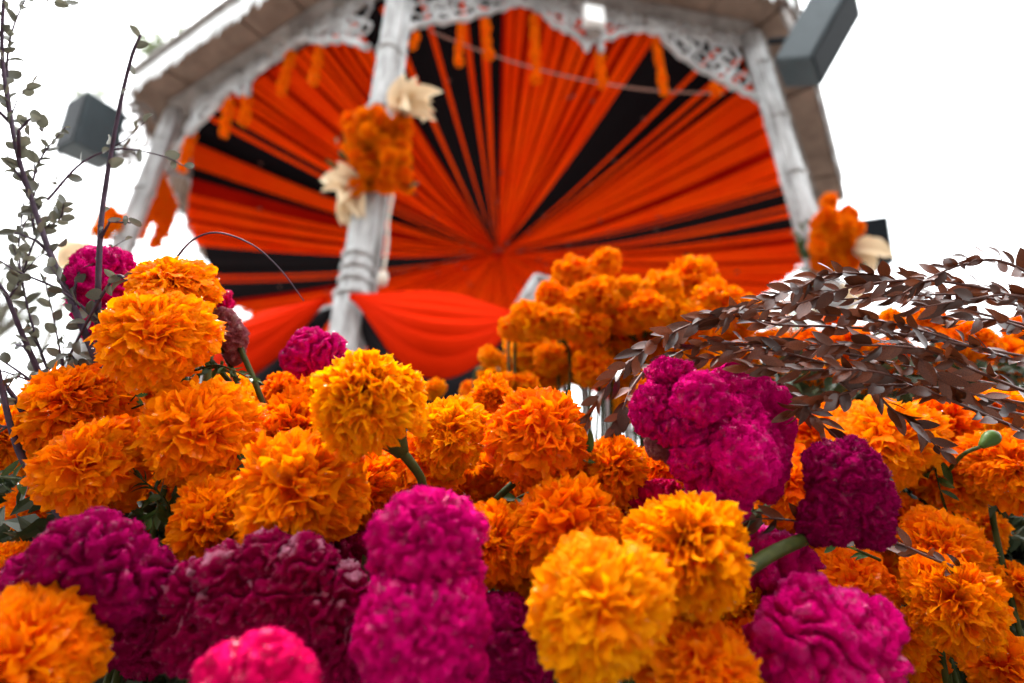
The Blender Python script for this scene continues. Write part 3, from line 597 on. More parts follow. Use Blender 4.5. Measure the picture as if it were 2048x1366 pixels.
# ------------------------------------------------------------------ cockscombs (velvety folded heads)
_ico = {}
def ico(sub):
    if sub not in _ico:
        bm = bmesh.new(); bmesh.ops.create_icosphere(bm, subdivisions=sub, radius=1.0)
        _ico[sub] = (np.array([v.co for v in bm.verts]), np.array([[v.index for v in f.verts] for f in bm.faces])); bm.free()
    return _ico[sub]
def lobe_mesh(lobes, depth, fold, amp, seed, fuzz=1.0, pale=0.0, sub=5):
    Vs, Fs, Ts = [], [], []; base = 0; rg = np.random.default_rng(seed); FV, FT = [], []
    for px, py, rx, ry, dz in lobes:
        c = np.array(at(px, py, depth + dz)); sx = rx * (depth + dz) / F; sy = ry * (depth + dz) / F; sz = (sx + sy) / 2 * 0.85
        v, f = ico(sub); N = v.copy(); off = rg.random(3) * 50
        B = np.array([CR, CU, CB])
        S = np.array([sx, sy, sz]); r0 = (sx * sy * sz) ** (1 / 3)
        W = (N * S) @ B                                   # metres
        q = W / fold                                      # fold size in metres
        n1 = vnoise(q * 0.55 + off) + 0.35 * vnoise(q * 1.3 + off + 9)
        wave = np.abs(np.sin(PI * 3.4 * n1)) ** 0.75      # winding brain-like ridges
        coarse = vnoise(N * 1.7 + off + 3) - 0.5; mid = vnoise(N * 4.5 + off + 5) - 0.5
        fine = vnoise(W / 0.0034 + off)
        h = 1 + 0.30 * coarse + 0.12 * mid
        gran = vnoise(W / 0.0052 + off + 77)
        disp = 1.6 * amp * (wave - 0.6) + 0.0028 * (fine - 0.5) + 0.0030 * (gran - 0.5)
        P = W * h[:, None]; nn = (N / S) @ B; nn /= np.linalg.norm(nn, axis=1)[:, None]
        P = P + nn * disp[:, None]
        tone = np.clip(0.12 + 0.62 * wave + 0.18 * (fine - 0.5), 0, 0.8)  # grooves coloured darker, painting in the shade between folds
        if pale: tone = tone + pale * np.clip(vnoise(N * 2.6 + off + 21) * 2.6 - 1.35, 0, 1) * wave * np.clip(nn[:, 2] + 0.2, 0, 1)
        Vs.append(P + c); Fs.append(f + base); Ts.append(np.clip(tone, 0, 1)); base += len(v)
        if fuzz:                                          # short velvet hairs
            k = int(4500 * fuzz); tri = rg.integers(0, len(f), k); w = rg.dirichlet((1, 1, 1), k)
            p = (P[f[tri]] * w[:, :, None]).sum(1) + c; nd = nn[f[tri][:, 0]] + rg.normal(0, 0.55, (k, 3)); nd /= np.linalg.norm(nd, axis=1)[:, None]
            L = rg.uniform(0.0010, 0.0027, k)[:, None]; side = np.cross(nd, rg.normal(0, 1, (k, 3))); side /= np.linalg.norm(side, axis=1)[:, None] + 1e-9
            up2 = np.cross(nd, side); wd = 0.00055
            FV.append(np.stack([p + side * wd, p - side * wd * 0.5 + up2 * wd, p - side * wd * 0.5 - up2 * wd, p + nd * L], 1).reshape(-1, 3)); FT.append(np.repeat(np.clip(tone[f[tri][:, 0]] + 0.05, 0, 0.76 if not pale else 1), 4))
    V = np.concatenate(Vs); Fc = np.concatenate(Fs); T = np.concatenate(Ts)
    if FV:
        fv = np.concatenate(FV); b0 = len(V); k = len(fv) // 4; i4 = b0 + np.arange(k)[:, None] * 4
        tri = np.concatenate([i4 + np.array([[0, 1, 3]]), i4 + np.array([[1, 2, 3]]), i4 + np.array([[2, 0, 3]])])
        V = np.concatenate([V, fv]); Fc = np.concatenate([Fc, tri]); T = np.concatenate([T, np.concatenate(FT)])
    return V, Fc, T
def cockscomb(label, lobes, depth, mat='comb', fold=0.011, amp=0.0048, seed=1, fuzz=1.0, pale=0.0, stem=True, stem_px=None, sub=5, name='cockscomb'):
    base = at(lobes[0][0], lobes[0][1], depth); t = thing(name, base, label, 'cockscomb')
    V, Fc, T = lobe_mesh(lobes, depth, fold, amp, seed, fuzz, pale, sub)
    link('flower_head', mesh_np('flower_head', V - np.array(base), Fc, M[mat], True, T), t)
    nv = len(ico(sub)[0]) * len(lobes); rg = np.random.default_rng(seed + 500); cand = rg.choice(nv, min(nv, 500), replace=False); W_ = V[cand]; cen = np.array(sum((at(l[0], l[1], depth + l[4]) for l in lobes), Vector())) / len(lobes)
    keep = ((W_ - cen) @ (np.array(CU) * 0.8 + np.array(CB) * 0.6) > 0); P_ = W_[keep][:90]
    if len(P_) > 3 and fuzz < 1.5: d_ = link('dew_drops', drops_mesh(P_ - np.array(base), rg.uniform(0.0005, 0.0015, len(P_)) * (0.7 + depth)), t); d_['kind'] = 'stuff'
    if stem_px:
        a, b_ = at(*stem_px[0]), at(*stem_px[1]); m = MB(); 
        m.tube(smooth_path([a, a.lerp(b_, 0.5) + CU * 0.002, b_], 5), [0.0052 if mat != 'plume' else 0.0030] * 11, 9); m.build('stem', M['stem'], t, smooth=True)
    elif stem: stem_to(t, at(sum(l[0] for l in lobes) / len(lobes), sum(l[1] for l in lobes) / len(lobes), depth + 0.05), Vector((0, 0.2, -1)).normalized(), Vector((base.x, base.y + 0.12, 0.42)), 0.005)
    return t
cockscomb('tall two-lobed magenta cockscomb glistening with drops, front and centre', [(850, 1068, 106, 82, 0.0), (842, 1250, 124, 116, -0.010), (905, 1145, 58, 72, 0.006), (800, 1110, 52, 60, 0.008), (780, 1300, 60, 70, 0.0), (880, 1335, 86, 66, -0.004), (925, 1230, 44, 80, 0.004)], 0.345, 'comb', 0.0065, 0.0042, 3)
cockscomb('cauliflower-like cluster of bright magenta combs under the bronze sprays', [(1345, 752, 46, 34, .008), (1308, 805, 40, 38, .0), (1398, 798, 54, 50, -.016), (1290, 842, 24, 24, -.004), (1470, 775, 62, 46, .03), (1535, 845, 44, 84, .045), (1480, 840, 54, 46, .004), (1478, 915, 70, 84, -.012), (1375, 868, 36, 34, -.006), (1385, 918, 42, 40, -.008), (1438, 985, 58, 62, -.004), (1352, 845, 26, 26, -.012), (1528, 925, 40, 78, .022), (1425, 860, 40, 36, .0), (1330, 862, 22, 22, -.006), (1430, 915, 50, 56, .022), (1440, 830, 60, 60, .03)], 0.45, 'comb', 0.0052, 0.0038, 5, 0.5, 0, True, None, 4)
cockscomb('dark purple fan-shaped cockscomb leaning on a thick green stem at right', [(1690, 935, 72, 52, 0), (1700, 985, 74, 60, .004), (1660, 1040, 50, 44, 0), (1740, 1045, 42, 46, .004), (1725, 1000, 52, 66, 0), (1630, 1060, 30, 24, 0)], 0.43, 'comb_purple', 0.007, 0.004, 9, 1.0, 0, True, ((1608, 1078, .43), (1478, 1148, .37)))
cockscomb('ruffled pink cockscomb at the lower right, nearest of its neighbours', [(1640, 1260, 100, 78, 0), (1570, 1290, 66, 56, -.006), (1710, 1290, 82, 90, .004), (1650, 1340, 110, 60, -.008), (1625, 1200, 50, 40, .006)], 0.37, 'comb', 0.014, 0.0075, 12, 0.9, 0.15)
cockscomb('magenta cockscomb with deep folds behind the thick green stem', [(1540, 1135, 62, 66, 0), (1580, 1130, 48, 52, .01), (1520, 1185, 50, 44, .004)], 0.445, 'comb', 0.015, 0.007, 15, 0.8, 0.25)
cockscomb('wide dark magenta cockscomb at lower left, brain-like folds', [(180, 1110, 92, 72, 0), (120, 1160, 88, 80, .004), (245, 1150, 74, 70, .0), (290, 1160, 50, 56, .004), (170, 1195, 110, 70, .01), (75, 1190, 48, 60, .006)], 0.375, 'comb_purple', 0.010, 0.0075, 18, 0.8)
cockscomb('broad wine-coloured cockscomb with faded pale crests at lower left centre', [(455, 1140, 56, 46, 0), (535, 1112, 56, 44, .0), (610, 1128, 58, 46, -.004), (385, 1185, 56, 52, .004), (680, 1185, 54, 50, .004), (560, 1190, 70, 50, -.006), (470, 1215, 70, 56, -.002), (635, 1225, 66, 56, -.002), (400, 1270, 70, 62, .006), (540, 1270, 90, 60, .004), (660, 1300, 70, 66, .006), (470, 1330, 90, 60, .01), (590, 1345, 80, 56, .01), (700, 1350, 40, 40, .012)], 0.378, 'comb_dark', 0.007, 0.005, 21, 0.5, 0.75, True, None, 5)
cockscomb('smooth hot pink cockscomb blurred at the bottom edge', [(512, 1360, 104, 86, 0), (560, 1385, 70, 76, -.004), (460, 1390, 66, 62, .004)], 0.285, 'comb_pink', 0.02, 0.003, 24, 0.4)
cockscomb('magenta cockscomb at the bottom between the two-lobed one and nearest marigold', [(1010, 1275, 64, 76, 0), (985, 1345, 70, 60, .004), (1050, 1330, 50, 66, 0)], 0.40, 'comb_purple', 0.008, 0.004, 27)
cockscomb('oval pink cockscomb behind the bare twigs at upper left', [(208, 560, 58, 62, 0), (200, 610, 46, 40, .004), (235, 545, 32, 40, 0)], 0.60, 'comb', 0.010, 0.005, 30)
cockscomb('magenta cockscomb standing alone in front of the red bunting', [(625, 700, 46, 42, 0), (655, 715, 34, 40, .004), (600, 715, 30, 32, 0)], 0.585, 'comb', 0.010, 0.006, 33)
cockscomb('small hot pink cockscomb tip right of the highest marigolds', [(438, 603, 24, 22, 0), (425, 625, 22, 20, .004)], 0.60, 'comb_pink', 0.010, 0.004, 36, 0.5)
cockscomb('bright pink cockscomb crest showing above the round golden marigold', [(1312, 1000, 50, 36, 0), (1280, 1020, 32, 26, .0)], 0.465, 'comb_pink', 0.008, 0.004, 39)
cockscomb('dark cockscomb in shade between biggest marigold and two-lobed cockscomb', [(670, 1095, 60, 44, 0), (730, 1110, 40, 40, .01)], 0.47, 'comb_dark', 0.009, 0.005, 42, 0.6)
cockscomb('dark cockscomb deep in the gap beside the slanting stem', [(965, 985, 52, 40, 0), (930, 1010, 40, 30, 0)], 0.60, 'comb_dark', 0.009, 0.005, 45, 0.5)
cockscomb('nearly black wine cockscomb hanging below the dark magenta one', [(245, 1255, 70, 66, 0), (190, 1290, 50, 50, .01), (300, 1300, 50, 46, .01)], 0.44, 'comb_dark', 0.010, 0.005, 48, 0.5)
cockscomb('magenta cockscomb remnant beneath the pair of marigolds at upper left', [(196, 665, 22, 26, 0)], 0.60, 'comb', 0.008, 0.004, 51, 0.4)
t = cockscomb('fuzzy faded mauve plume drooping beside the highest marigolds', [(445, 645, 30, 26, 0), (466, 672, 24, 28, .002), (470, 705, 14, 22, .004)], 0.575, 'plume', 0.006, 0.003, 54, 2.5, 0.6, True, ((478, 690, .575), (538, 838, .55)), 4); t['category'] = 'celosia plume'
t = cockscomb('fuzzy dull plume tucked under the left of the magenta cluster', [(1318, 890, 22, 24, 0), (1345, 905, 18, 20, 0)], 0.46, 'plume', 0.006, 0.003, 57, 2.0, 0.5, False, None, 4); t['category'] = 'celosia plume'

# ------------------------------------------------------------------ leaves
def leaf_mesh(name, w, mat, curl=0.12, fold=0.10, tipp=1.0, n=8, m_=4):
    P = np.zeros((n + 1, m_ + 1, 3))
    for i in range(n + 1):
        t = i / n; wid = w * math.sin(PI * min(1, t ** 0.85)) ** (0.8 * tipp) if 0 < t < 1 else 0.004
        for j in range(m_ + 1):
            s = 2 * j / m_ - 1; P[i, j] = (wid * s, t, curl * math.sin(PI * t * 0.8) - curl * 0.9 * t * t + fold * wid * abs(s) * 1.6)
    mb = MB(); mb.grid(P); return mesh_np(name, mb.v, mb.f, M[mat])
BL = [leaf_mesh('leaf', w, 'brownleaf', c, f_) for w, c, f_ in ((0.17, 0.08, 0.10), (0.20, -0.06, 0.05), (0.15, 0.12, 0.18), (0.22, 0.03, 0.08))]
TL = [leaf_mesh('leaf', w, 'twigleaf', c, f_, 0.8) for w, c, f_ in ((0.30, 0.08, 0.2), (0.36, -0.06, 0.1), (0.26, 0.12, 0.4))]
GL = [leaf_mesh('leaf', w, 'greenleaf', c, f_) for w, c, f_ in ((0.13, 0.15, 0.3), (0.17, -0.1, 0.2), (0.22, 0.1, 0.2))]
def basis(y, zhint):
    y = y.normalized(); x = y.cross(zhint)
    x = x.normalized() if x.length > 1e-5 else y.orthogonal().normalized()
    z = x.cross(y); return Matrix((x, y, z)).transposed().to_quaternion()
def spray(path, label, leaf, nleaf, length, smat, srad, name='leaf_spray', cat='leaf spray', group=None, spread=(25, 55), skip=0.0, tip_leaf=True, twigs=0):
    P3 = [at(*p) for p in path]; C = smooth_path(P3, 8); t = thing(name, C[-1], label, cat, group)
    m = MB(); k = len(C); m.tube(C, [srad * (0.35 + 0.65 * i / (k - 1)) for i in range(k)], 6)
    for i in range(2, k - 1, 4):                   # nodes
        pass
    for tw in range(twigs):
        i = random.randrange(int(k * 0.15), int(k * 0.9)); d = (C[i] - C[i + 1]).normalized(); s = cdir(random.uniform(-.3, .3), random.uniform(-.8, .5), random.uniform(-.4, .4)) if leaf is BL else cdir(random.uniform(-1, 1), random.uniform(-.6, 1), random.uniform(-.4, .4)); L = length * random.uniform(1.5, 3.5)
        q = [C[i], C[i] + (d + s * 0.6).normalized() * L * 0.5, C[i] + (d * 0.9 + s).normalized() * L]; m.tube(q, [srad * 0.5, srad * 0.35, srad * 0.25], 5)
        for e in range(3):
            _leaf(t, C, q[2 if e == 0 else 1].lerp(q[2], 0.3 * e), (q[2] - q[1]).normalized(), leaf, length * random.uniform(.7, 1.05), random.uniform(5, 50), random.choice((-1, 1)))
    m.build('stem', M[smat], t, smooth=True)
    for i in range(nleaf):
        u = skip + (1 - skip) * (i + random.uniform(-.3, .3)) / nleaf; j = min(max(int(u * (k - 1)), 0), k - 2); p = C[j].lerp(C[j + 1], min(max(u * (k - 1) - j, 0), 1)); d = (C[j] - C[j + 1]).normalized()
        _leaf(t, C, p, d, leaf, length * random.uniform(0.65, 1.1) * (0.75 + 0.25 * min(1, u * 4)), random.uniform(*spread), 1 if i % 2 else -1)
    if tip_leaf: _leaf(t, C, C[0], (C[0] - C[1]).normalized(), leaf, length * 0.9, random.uniform(-12, 12), 1)
    return t
def _leaf(t, C, p, d, leaf, L, ang, sgn):
    zc = (CB * 0.75 + Vector((random.uniform(-1, 1), random.uniform(-1, 1), random.uniform(-0.2, 1.2))) * 0.75).normalized()
    side = d.cross(zc).normalized(); roll = Quaternion(d, random.uniform(-0.9, 0.9)); side = roll @ side
    y = d * math.cos(math.radians(ang)) + side * sgn * math.sin(math.radians(ang)); q = basis(y, zc) @ Quaternion((0, 1, 0), random.uniform(-0.7, 0.7))
    link('leaf', random.choice(leaf), t, p - t.location, q, L)
SPR = [
    ([(1178, 832, .46), (1240, 742, .46), (1340, 668, .47), (1450, 632, .48), (1560, 650, .50), (1750, 660, .52), (2090, 720, .55)], 'bronze leaf spray whose tip hangs lowest at the left, over the railing', 52),
    ([(1440, 640, .47), (1510, 605, .47), (1600, 575, .48), (1660, 548, .49), (1760, 555, .50), (1900, 610, .53), (2090, 660, .56)], 'bronze leaf spray arching highest in front of the post bouquet', 44),
    ([(1800, 590, .46), (1860, 555, .46), (1930, 528, .47), (2000, 522, .48), (2090, 562, .50)], 'bronze leaf spray rising alone against the white sky at the right edge', 22),
    ([(1560, 605, .49), (1700, 598, .49), (1830, 590, .50), (1950, 592, .52), (2090, 625, .54)], 'bronze leaf spray running level just under the highest arch', 36),
    ([(1300, 735, .47), (1400, 690, .47), (1520, 690, .48), (1680, 705, .50), (1850, 740, .53), (2090, 790, .56)], 'bronze leaf spray passing right above the magenta cluster', 46),
    ([(1400, 720, .48), (1530, 700, .48), (1680, 735, .49), (1830, 780, .51), (2090, 840, .54)], 'bronze leaf spray lying across the middle of the bundle at right', 42),
    ([(1520, 640, .50), (1650, 630, .50), (1800, 650, .52), (1950, 695, .54), (2090, 740, .56)], 'bronze leaf spray in the upper middle of the bundle at right', 38),
    ([(1588, 822, .46), (1660, 795, .46), (1770, 770, .48), (1900, 780, .50), (2090, 815, .53)], 'bronze leaf spray lowest in the bundle, pointing left at the magenta cluster', 32),
    ([(1750, 962, .47), (1700, 900, .47), (1640, 845, .48), (1590, 800, .49), (1560, 760, .50)], 'short bronze sprig hanging down beside the magenta cluster', 15),
    ([(1880, 900, .48), (1830, 850, .48), (1780, 815, .49), (1740, 770, .50)], 'short bronze sprig hanging over the shaded marigolds', 13),
    ([(1990, 800, .46), (1900, 770, .47), (1820, 700, .48), (1760, 660, .50)], 'bronze sprig bent down through the middle of the bundle', 20),
    ([(1225, 862, .48), (1245, 820, .48), (1262, 780, .49), (1290, 740, .50)], 'small bronze sprig standing by the white balusters', 8),
    ([(1470, 1042, .44), (1560, 1038, .44), (1680, 1060, .46), (1790, 1085, .47), (1860, 1115, .48), (1950, 1150, .50)], 'dark bronze spray crossing behind the purple fan cockscomb', 24),
    ([(1900, 640, .46), (1990, 640, .47), (2090, 670, .48)], 'bronze leaf sprig at the right edge under the level spray', 14),
    ([(1620, 690, .46), (1730, 690, .46), (1850, 700, .47), (1960, 745, .48), (2090, 800, .50)], 'nearest bronze leaf spray in the middle of the bundle at right', 34),
    ([(1470, 625, .475), (1580, 612, .48), (1700, 575, .48), (1830, 560, .49), (1960, 575, .50), (2090, 610, .52)], 'bronze leaf spray between the highest arch and the level spray', 36),
    ([(1500, 735, .45), (1620, 740, .45), (1760, 745, .46), (1900, 800, .47), (2090, 880, .49)], 'bronze leaf spray sinking towards the right edge above the green bud', 36),
    ([(1840, 615, .45), (1930, 600, .45), (2010, 590, .46), (2090, 600, .47)], 'short bronze sprig against the sky below the lone rising one', 14),
]
for path, lab, nl in SPR: spray(path, lab, BL, int(nl * 1.3), 0.0255, 'brownstem', 0.0016, group='bronze leaf sprays', spread=(14, 42))
TW = [
    ([(8, -20, .60), (5, 120, .60), (30, 285, .60), (62, 395, .60), (100, 505, .58), (150, 620, .56), (198, 735, .55), (240, 860, .55)], 'thick purple branch curving up the left edge of the picture', 30, 0.0042, 5),
    ([(281, 70, .58), (262, 118, .58), (236, 230, .58), (210, 380, .58), (200, 480, .57), (196, 640, .56), (205, 790, .55)], 'tall bare twig with one bud at its tip, left of the bandstand roof', 7, 0.0032, 1),
    ([(-20, 545, .57), (12, 590, .57), (45, 670, .57), (85, 760, .57), (130, 850, .57), (150, 960, .57)], 'thick greyish branch leaning in from the left edge', 12, 0.0044, 2),
    ([(48, 400, .62), (38, 500, .62), (50, 590, .61), (72, 675, .60), (106, 775, .59), (120, 880, .58)], 'thin bluish twig rising between the two thick branches', 22, 0.0018, 4),
    ([(-20, 510, .55), (40, 545, .55), (110, 575, .55), (160, 610, .55), (192, 640, .55)], 'dark twig slanting down from the left edge to the pink cockscomb', 8, 0.0018, 1),
    ([(-20, 705, .54), (40, 745, .54), (80, 775, .54), (108, 790, .54)], 'short dark twig at the left edge above the cut marigold', 4, 0.0020, 1),
    ([(90, 560, .60), (112, 660, .60), (128, 750, .59), (135, 800, .58)], 'thin upright twig standing left of the rising marigold', 8, 0.0014, 2),
    ([(-20, 735, .50), (25, 790, .50), (65, 860, .50), (100, 920, .50), (140, 1010, .50)], 'thick dark branch crossing the marigold at the left edge', 4, 0.0042, 1),
    ([(-20, 640, .48), (0, 760, .49), (30, 880, .49), (70, 960, .49), (130, 1040, .49)], 'darkest branch low on the left edge beside green leaflets', 3, 0.0040, 1),
    ([(608, 602, .56), (560, 538, .56), (505, 490, .56), (440, 466, .56), (392, 476, .56), (356, 512, .57), (330, 560, .57)], 'thin purple twig arching over in front of the orange ceiling', 0, 0.0014, 0),
    ([(368, 332, .62), (325, 312, .62), (240, 298, .62), (165, 325, .61), (95, 400, .60)], 'thin pale twig reaching right towards the bandstand post', 5, 0.0014, 1),
    ([(130, 255, .62), (80, 320, .62), (62, 395, .61), (70, 470, .60)], 'leafy twig beside the thick purple branch at upper left', 14, 0.0016, 3),
    ([(60, -20, .63), (25, 60, .62), (14, 150, .61), (30, 285, .60)], 'leafy twig at the top left corner', 12, 0.0016, 3),
    ([(250, 480, .60), (190, 515, .60), (128, 540, .59), (100, 500, .585)], 'thin twig pointing right above the pink cockscomb', 4, 0.0012, 0),
    ([(210, 790, .545), (150, 720, .55), (150, 690, .55), (225, 560, .545), (260, 565, .54)], 'leafy sprig lying across the highest marigolds', 12, 0.0018, 1),
    ([(128, 405, .61), (118, 440, .61), (75, 470, .60), (40, 560, .60), (15, 600, .60)], 'fine leafy twig low between the branches at left', 16, 0.0013, 4),
]
for path, lab, nl, rad, tw in TW: spray(path, lab, TL, int(nl * 1.6), 0.017, 'twig', rad * 1.05, 'twig', 'twig', 'bare twigs at the left', (30, 75), 0.02, False, tw)
# green leaf pieces
GS = [([(110, 975, .47), (60, 960, .47), (10, 955, .48), (-30, 950, .48)], 'green fern-like leaf at the left edge', 16, .018), ([(340, 1165, .44), (345, 1110, .45), (350, 1050, .46), (300, 985, .47)], 'dark green feathery leaf between marigolds at lower left', 18, .016),
      ([(300, 760, .52), (250, 820, .54), (330, 790, .53), (400, 770, .54)], 'thin green leaf under the large bent-stem marigold', 6, .014), ([(370, 770, .56), (400, 745, .56), (440, 735, .56), (480, 760, .56)], 'pale green stalk with leaflets beneath the mauve plume', 12, .013),
      ([(1165, 925, .46), (1180, 905, .47), (1130, 960, .48)], 'dark green leaf behind the marigold with spread petals', 2, .035), ([(1880, 980, .58), (1870, 930, .59), (1880, 905, .60)], 'green leaflets hanging over a shaded marigold at right', 5, .03),
      ([(660, 985, .44), (500, 930, .46), (470, 900, .48)], 'curled green-brown bud leaf left of the biggest marigold', 5, .014), ([(250, 1010, .48), (300, 1030, .48), (330, 1010, .48)], 'dark green leaflets above the magenta cockscomb at left', 8, .018),
      ([(1010, 1040, .50), (1030, 1000, .51), (1060, 985, .52)], 'dark green leaves in the gap below the slanting stem', 6, .025), ([(735, 1150, .40), (738, 1165, .40), (742, 1180, .40)], 'yellow-green leaf tip beside the two-lobed cockscomb', 2, .018)]
GS += [([(505, 760, .55), (470, 742, .55), (430, 730, .56), (385, 742, .56)], 'feathery pale green leaf under the mauve plume', 14, .014), ([(520, 900, .50), (470, 915, .50), (440, 900, .51)], 'small dark leaf beside the broad marigold at left centre', 5, .02), ([(285, 960, .46), (330, 1000, .46), (345, 1060, .46)], 'dark green leaf stalk in the gap right of the deep orange marigold', 14, .02),
       ([(860, 1010, .47), (900, 1000, .48), (940, 1010, .49)], 'dark green leaf behind the two-lobed cockscomb', 5, .025), ([(1480, 1090, .44), (1510, 1080, .45), (1540, 1085, .46)], 'narrow green leaf behind the thick green stem', 5, .02), ([(1640, 1080, .50), (1700, 1095, .52), (1760, 1120, .53)], 'green stalk with leaflets among the shaded marigolds', 8, .022), ([(1900, 1160, .55), (1850, 1150, .56), (1800, 1170, .57)], 'dim green leaf stalk low among the shaded marigolds', 7, .025),
       ([(610, 800, .60), (640, 770, .61), (660, 760, .62)], 'pale leaf tip above the marigold behind the broad one', 3, .02), ([(1290, 990, .47), (1270, 960, .48), (1262, 930, .49)], 'narrow dark leaf left of the bright pink crest', 4, .02)]
for path, lab, nl, L in GS: spray(path, lab, GL, nl, L, 'stem', 0.0016, 'green_leaf_stalk', 'leaf stalk', 'green leaf stalks', (30, 70), 0.0, True)
# green bud at right and a pale stem under the pink cockscomb
t = thing('flower_bud', at(1978, 880, .55), 'closed green bud among the shaded marigolds at right', 'bud')
m = MB(); a_, b_ = at(1996, 865, .55), at(1962, 893, .55); m.tube(smooth_path([a_, a_.lerp(b_, .4), b_], 4), [.002, .005, .0068, .0078, .0078, .0074, .006, .0045, .003], 9); m.build('bud_case', M['bud'], t, smooth=True)
m = MB(); m.tube(smooth_path([b_, at(1925, 910, .56), at(1890, 950, .60)], 5), .002, 6); m.build('stem', M['stem'], t, smooth=True)
for (x0, y0, d0), (x1, y1, d1), lab in (((1475, 1010, .5), (1532, 980, .54), 'loose pale stalk under the magenta cluster'), ((1500, 1035, .5), (1545, 1000, .54), 'short pale stalk just below the loose one by the magenta cluster'), ((110, 1255, .38), (160, 1225, .40), 'pale stalk above the marigold in the bottom left corner'), ((1540, 1240, .42), (1560, 1180, .45), 'pale green stalk rising between the two ruffled cockscombs at right'), ((400, 700, .57), (480, 790, .56), 'thin green stalk right of the large bent-stem marigold'), ((440, 690, .585), (485, 800, .57), 'slim green stalk left of the plume stem')):
    t = thing('stalk', at(x0, y0, d0), lab, 'stalk'); m = MB(); p, q = at(x0, y0, d0), at(x1, y1, d1); m.tube(smooth_path([p, p.lerp(q, .5) + CR * .002, q], 5), .0028, 7); m.build('stem', M['stem'], t, smooth=True)

# ------------------------------------------------------------------ dark foliage the blooms are set in, and the trough below
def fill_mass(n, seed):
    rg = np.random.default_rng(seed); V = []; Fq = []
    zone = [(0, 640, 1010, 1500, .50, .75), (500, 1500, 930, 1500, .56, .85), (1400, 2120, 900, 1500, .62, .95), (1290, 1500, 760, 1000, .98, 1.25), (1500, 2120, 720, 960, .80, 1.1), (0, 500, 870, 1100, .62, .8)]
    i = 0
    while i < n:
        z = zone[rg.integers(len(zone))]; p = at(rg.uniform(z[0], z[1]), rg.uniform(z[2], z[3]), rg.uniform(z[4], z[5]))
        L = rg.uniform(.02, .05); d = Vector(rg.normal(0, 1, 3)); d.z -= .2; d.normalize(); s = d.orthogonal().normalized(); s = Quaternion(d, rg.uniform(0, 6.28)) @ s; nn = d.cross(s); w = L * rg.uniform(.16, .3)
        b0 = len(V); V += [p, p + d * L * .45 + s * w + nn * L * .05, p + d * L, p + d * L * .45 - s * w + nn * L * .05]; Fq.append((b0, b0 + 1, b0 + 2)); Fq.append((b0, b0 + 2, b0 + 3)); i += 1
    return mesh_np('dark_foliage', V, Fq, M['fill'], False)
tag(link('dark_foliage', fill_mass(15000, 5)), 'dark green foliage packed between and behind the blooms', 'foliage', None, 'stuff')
bs = thing('cloth_screen', at(1900, 1300, 1.0), 'black cloth hanging behind the shaded marigolds at lower right, with an added unseen wing blocking side light', 'cloth')
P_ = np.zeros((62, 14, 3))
for i in range(62):  # last columns turn towards the viewer: unseen wing added to block side light
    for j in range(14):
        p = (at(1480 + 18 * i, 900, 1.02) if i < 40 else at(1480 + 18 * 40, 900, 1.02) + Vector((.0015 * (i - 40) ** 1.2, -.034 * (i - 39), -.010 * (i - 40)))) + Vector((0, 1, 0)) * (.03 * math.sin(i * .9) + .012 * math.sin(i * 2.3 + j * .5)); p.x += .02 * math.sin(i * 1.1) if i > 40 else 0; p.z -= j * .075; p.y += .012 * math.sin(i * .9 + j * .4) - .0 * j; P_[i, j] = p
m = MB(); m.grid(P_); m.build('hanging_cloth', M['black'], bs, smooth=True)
tr = thing('flower_trough', (0, .62, 0), 'black trough under the flowers holding their stems', 'planter')
m = MB(); m.box((0, .62, .22), (1.1, .36, .22)); m.build('trough_box', M['planter'], tr, bevel=.02)

# ------------------------------------------------------------------ bunting on the railing
def swag(k, t0, t1, z0, z1, drop, mat, name, parent, out, folds, amp, vtop=0.0):
    na, nv = 34, folds * 6 + 1; P = np.zeros((na, nv, 3))
    for i in range(na):
        u = i / (na - 1); sag = math.sin(PI * u) ** 1.35
        for j in range(nv):
            v = j / (nv - 1); z = z0 + (z1 - z0) * u - (v ** 1.1) * drop * sag - v * 0.03 - vtop * sag
            ph = math.sin(v * folds * 2 * PI + 0.8 * math.sin(u * 3)) ; bulge = 0.10 * sag * math.sin(PI * min(1, v * 1.05)) + amp * ph * (0.2 + 0.8 * sag)
            P[i, j] = side_pt(k, t0 + (t1 - t0) * u, z + amp * 0.9 * math.cos(v * folds * 2 * PI) * sag, out + bulge)
    m = MB(); m.grid(P); return m.build(name, M[mat], parent, smooth=True)
bt = thing('bunting', side_pt(0, 0, Z_RAIL), 'red and black cloth bunting swagged along the bandstand railing', 'bunting')
swag(0, 0.0, 0.305, Z_RAIL - .01, Z_RAIL - .035, 0.42, 'bunting', 'red_swag', bt, 0.14, 6, 0.060)
swag(0, 0.0, 0.305, Z_RAIL - .06, Z_RAIL - .06, 0.70, 'buntblack', 'black_swag', bt, 0.06, 5, 0.02)
swag(0, 0.305, 0.62, Z_RAIL + .02, Z_RAIL + .02, 0.46, 'bunting', 'red_swag', bt, 0.14, 6, 0.060)
swag(7, 0.62, 0.985, Z_RAIL - .10, Z_RAIL - .01, 0.30, 'bunting', 'red_swag', bt, 0.14, 5, 0.055)
swag(7, 0.62, 0.985, Z_RAIL - .08, Z_RAIL - .02, 0.62, 'buntblack', 'black_swag', bt, 0.06, 5, 0.02)
swag(7, 0.25, 0.62, Z_RAIL, Z_RAIL - .03, 0.30, 'bunting', 'red_swag', bt, 0.14, 5, 0.055)

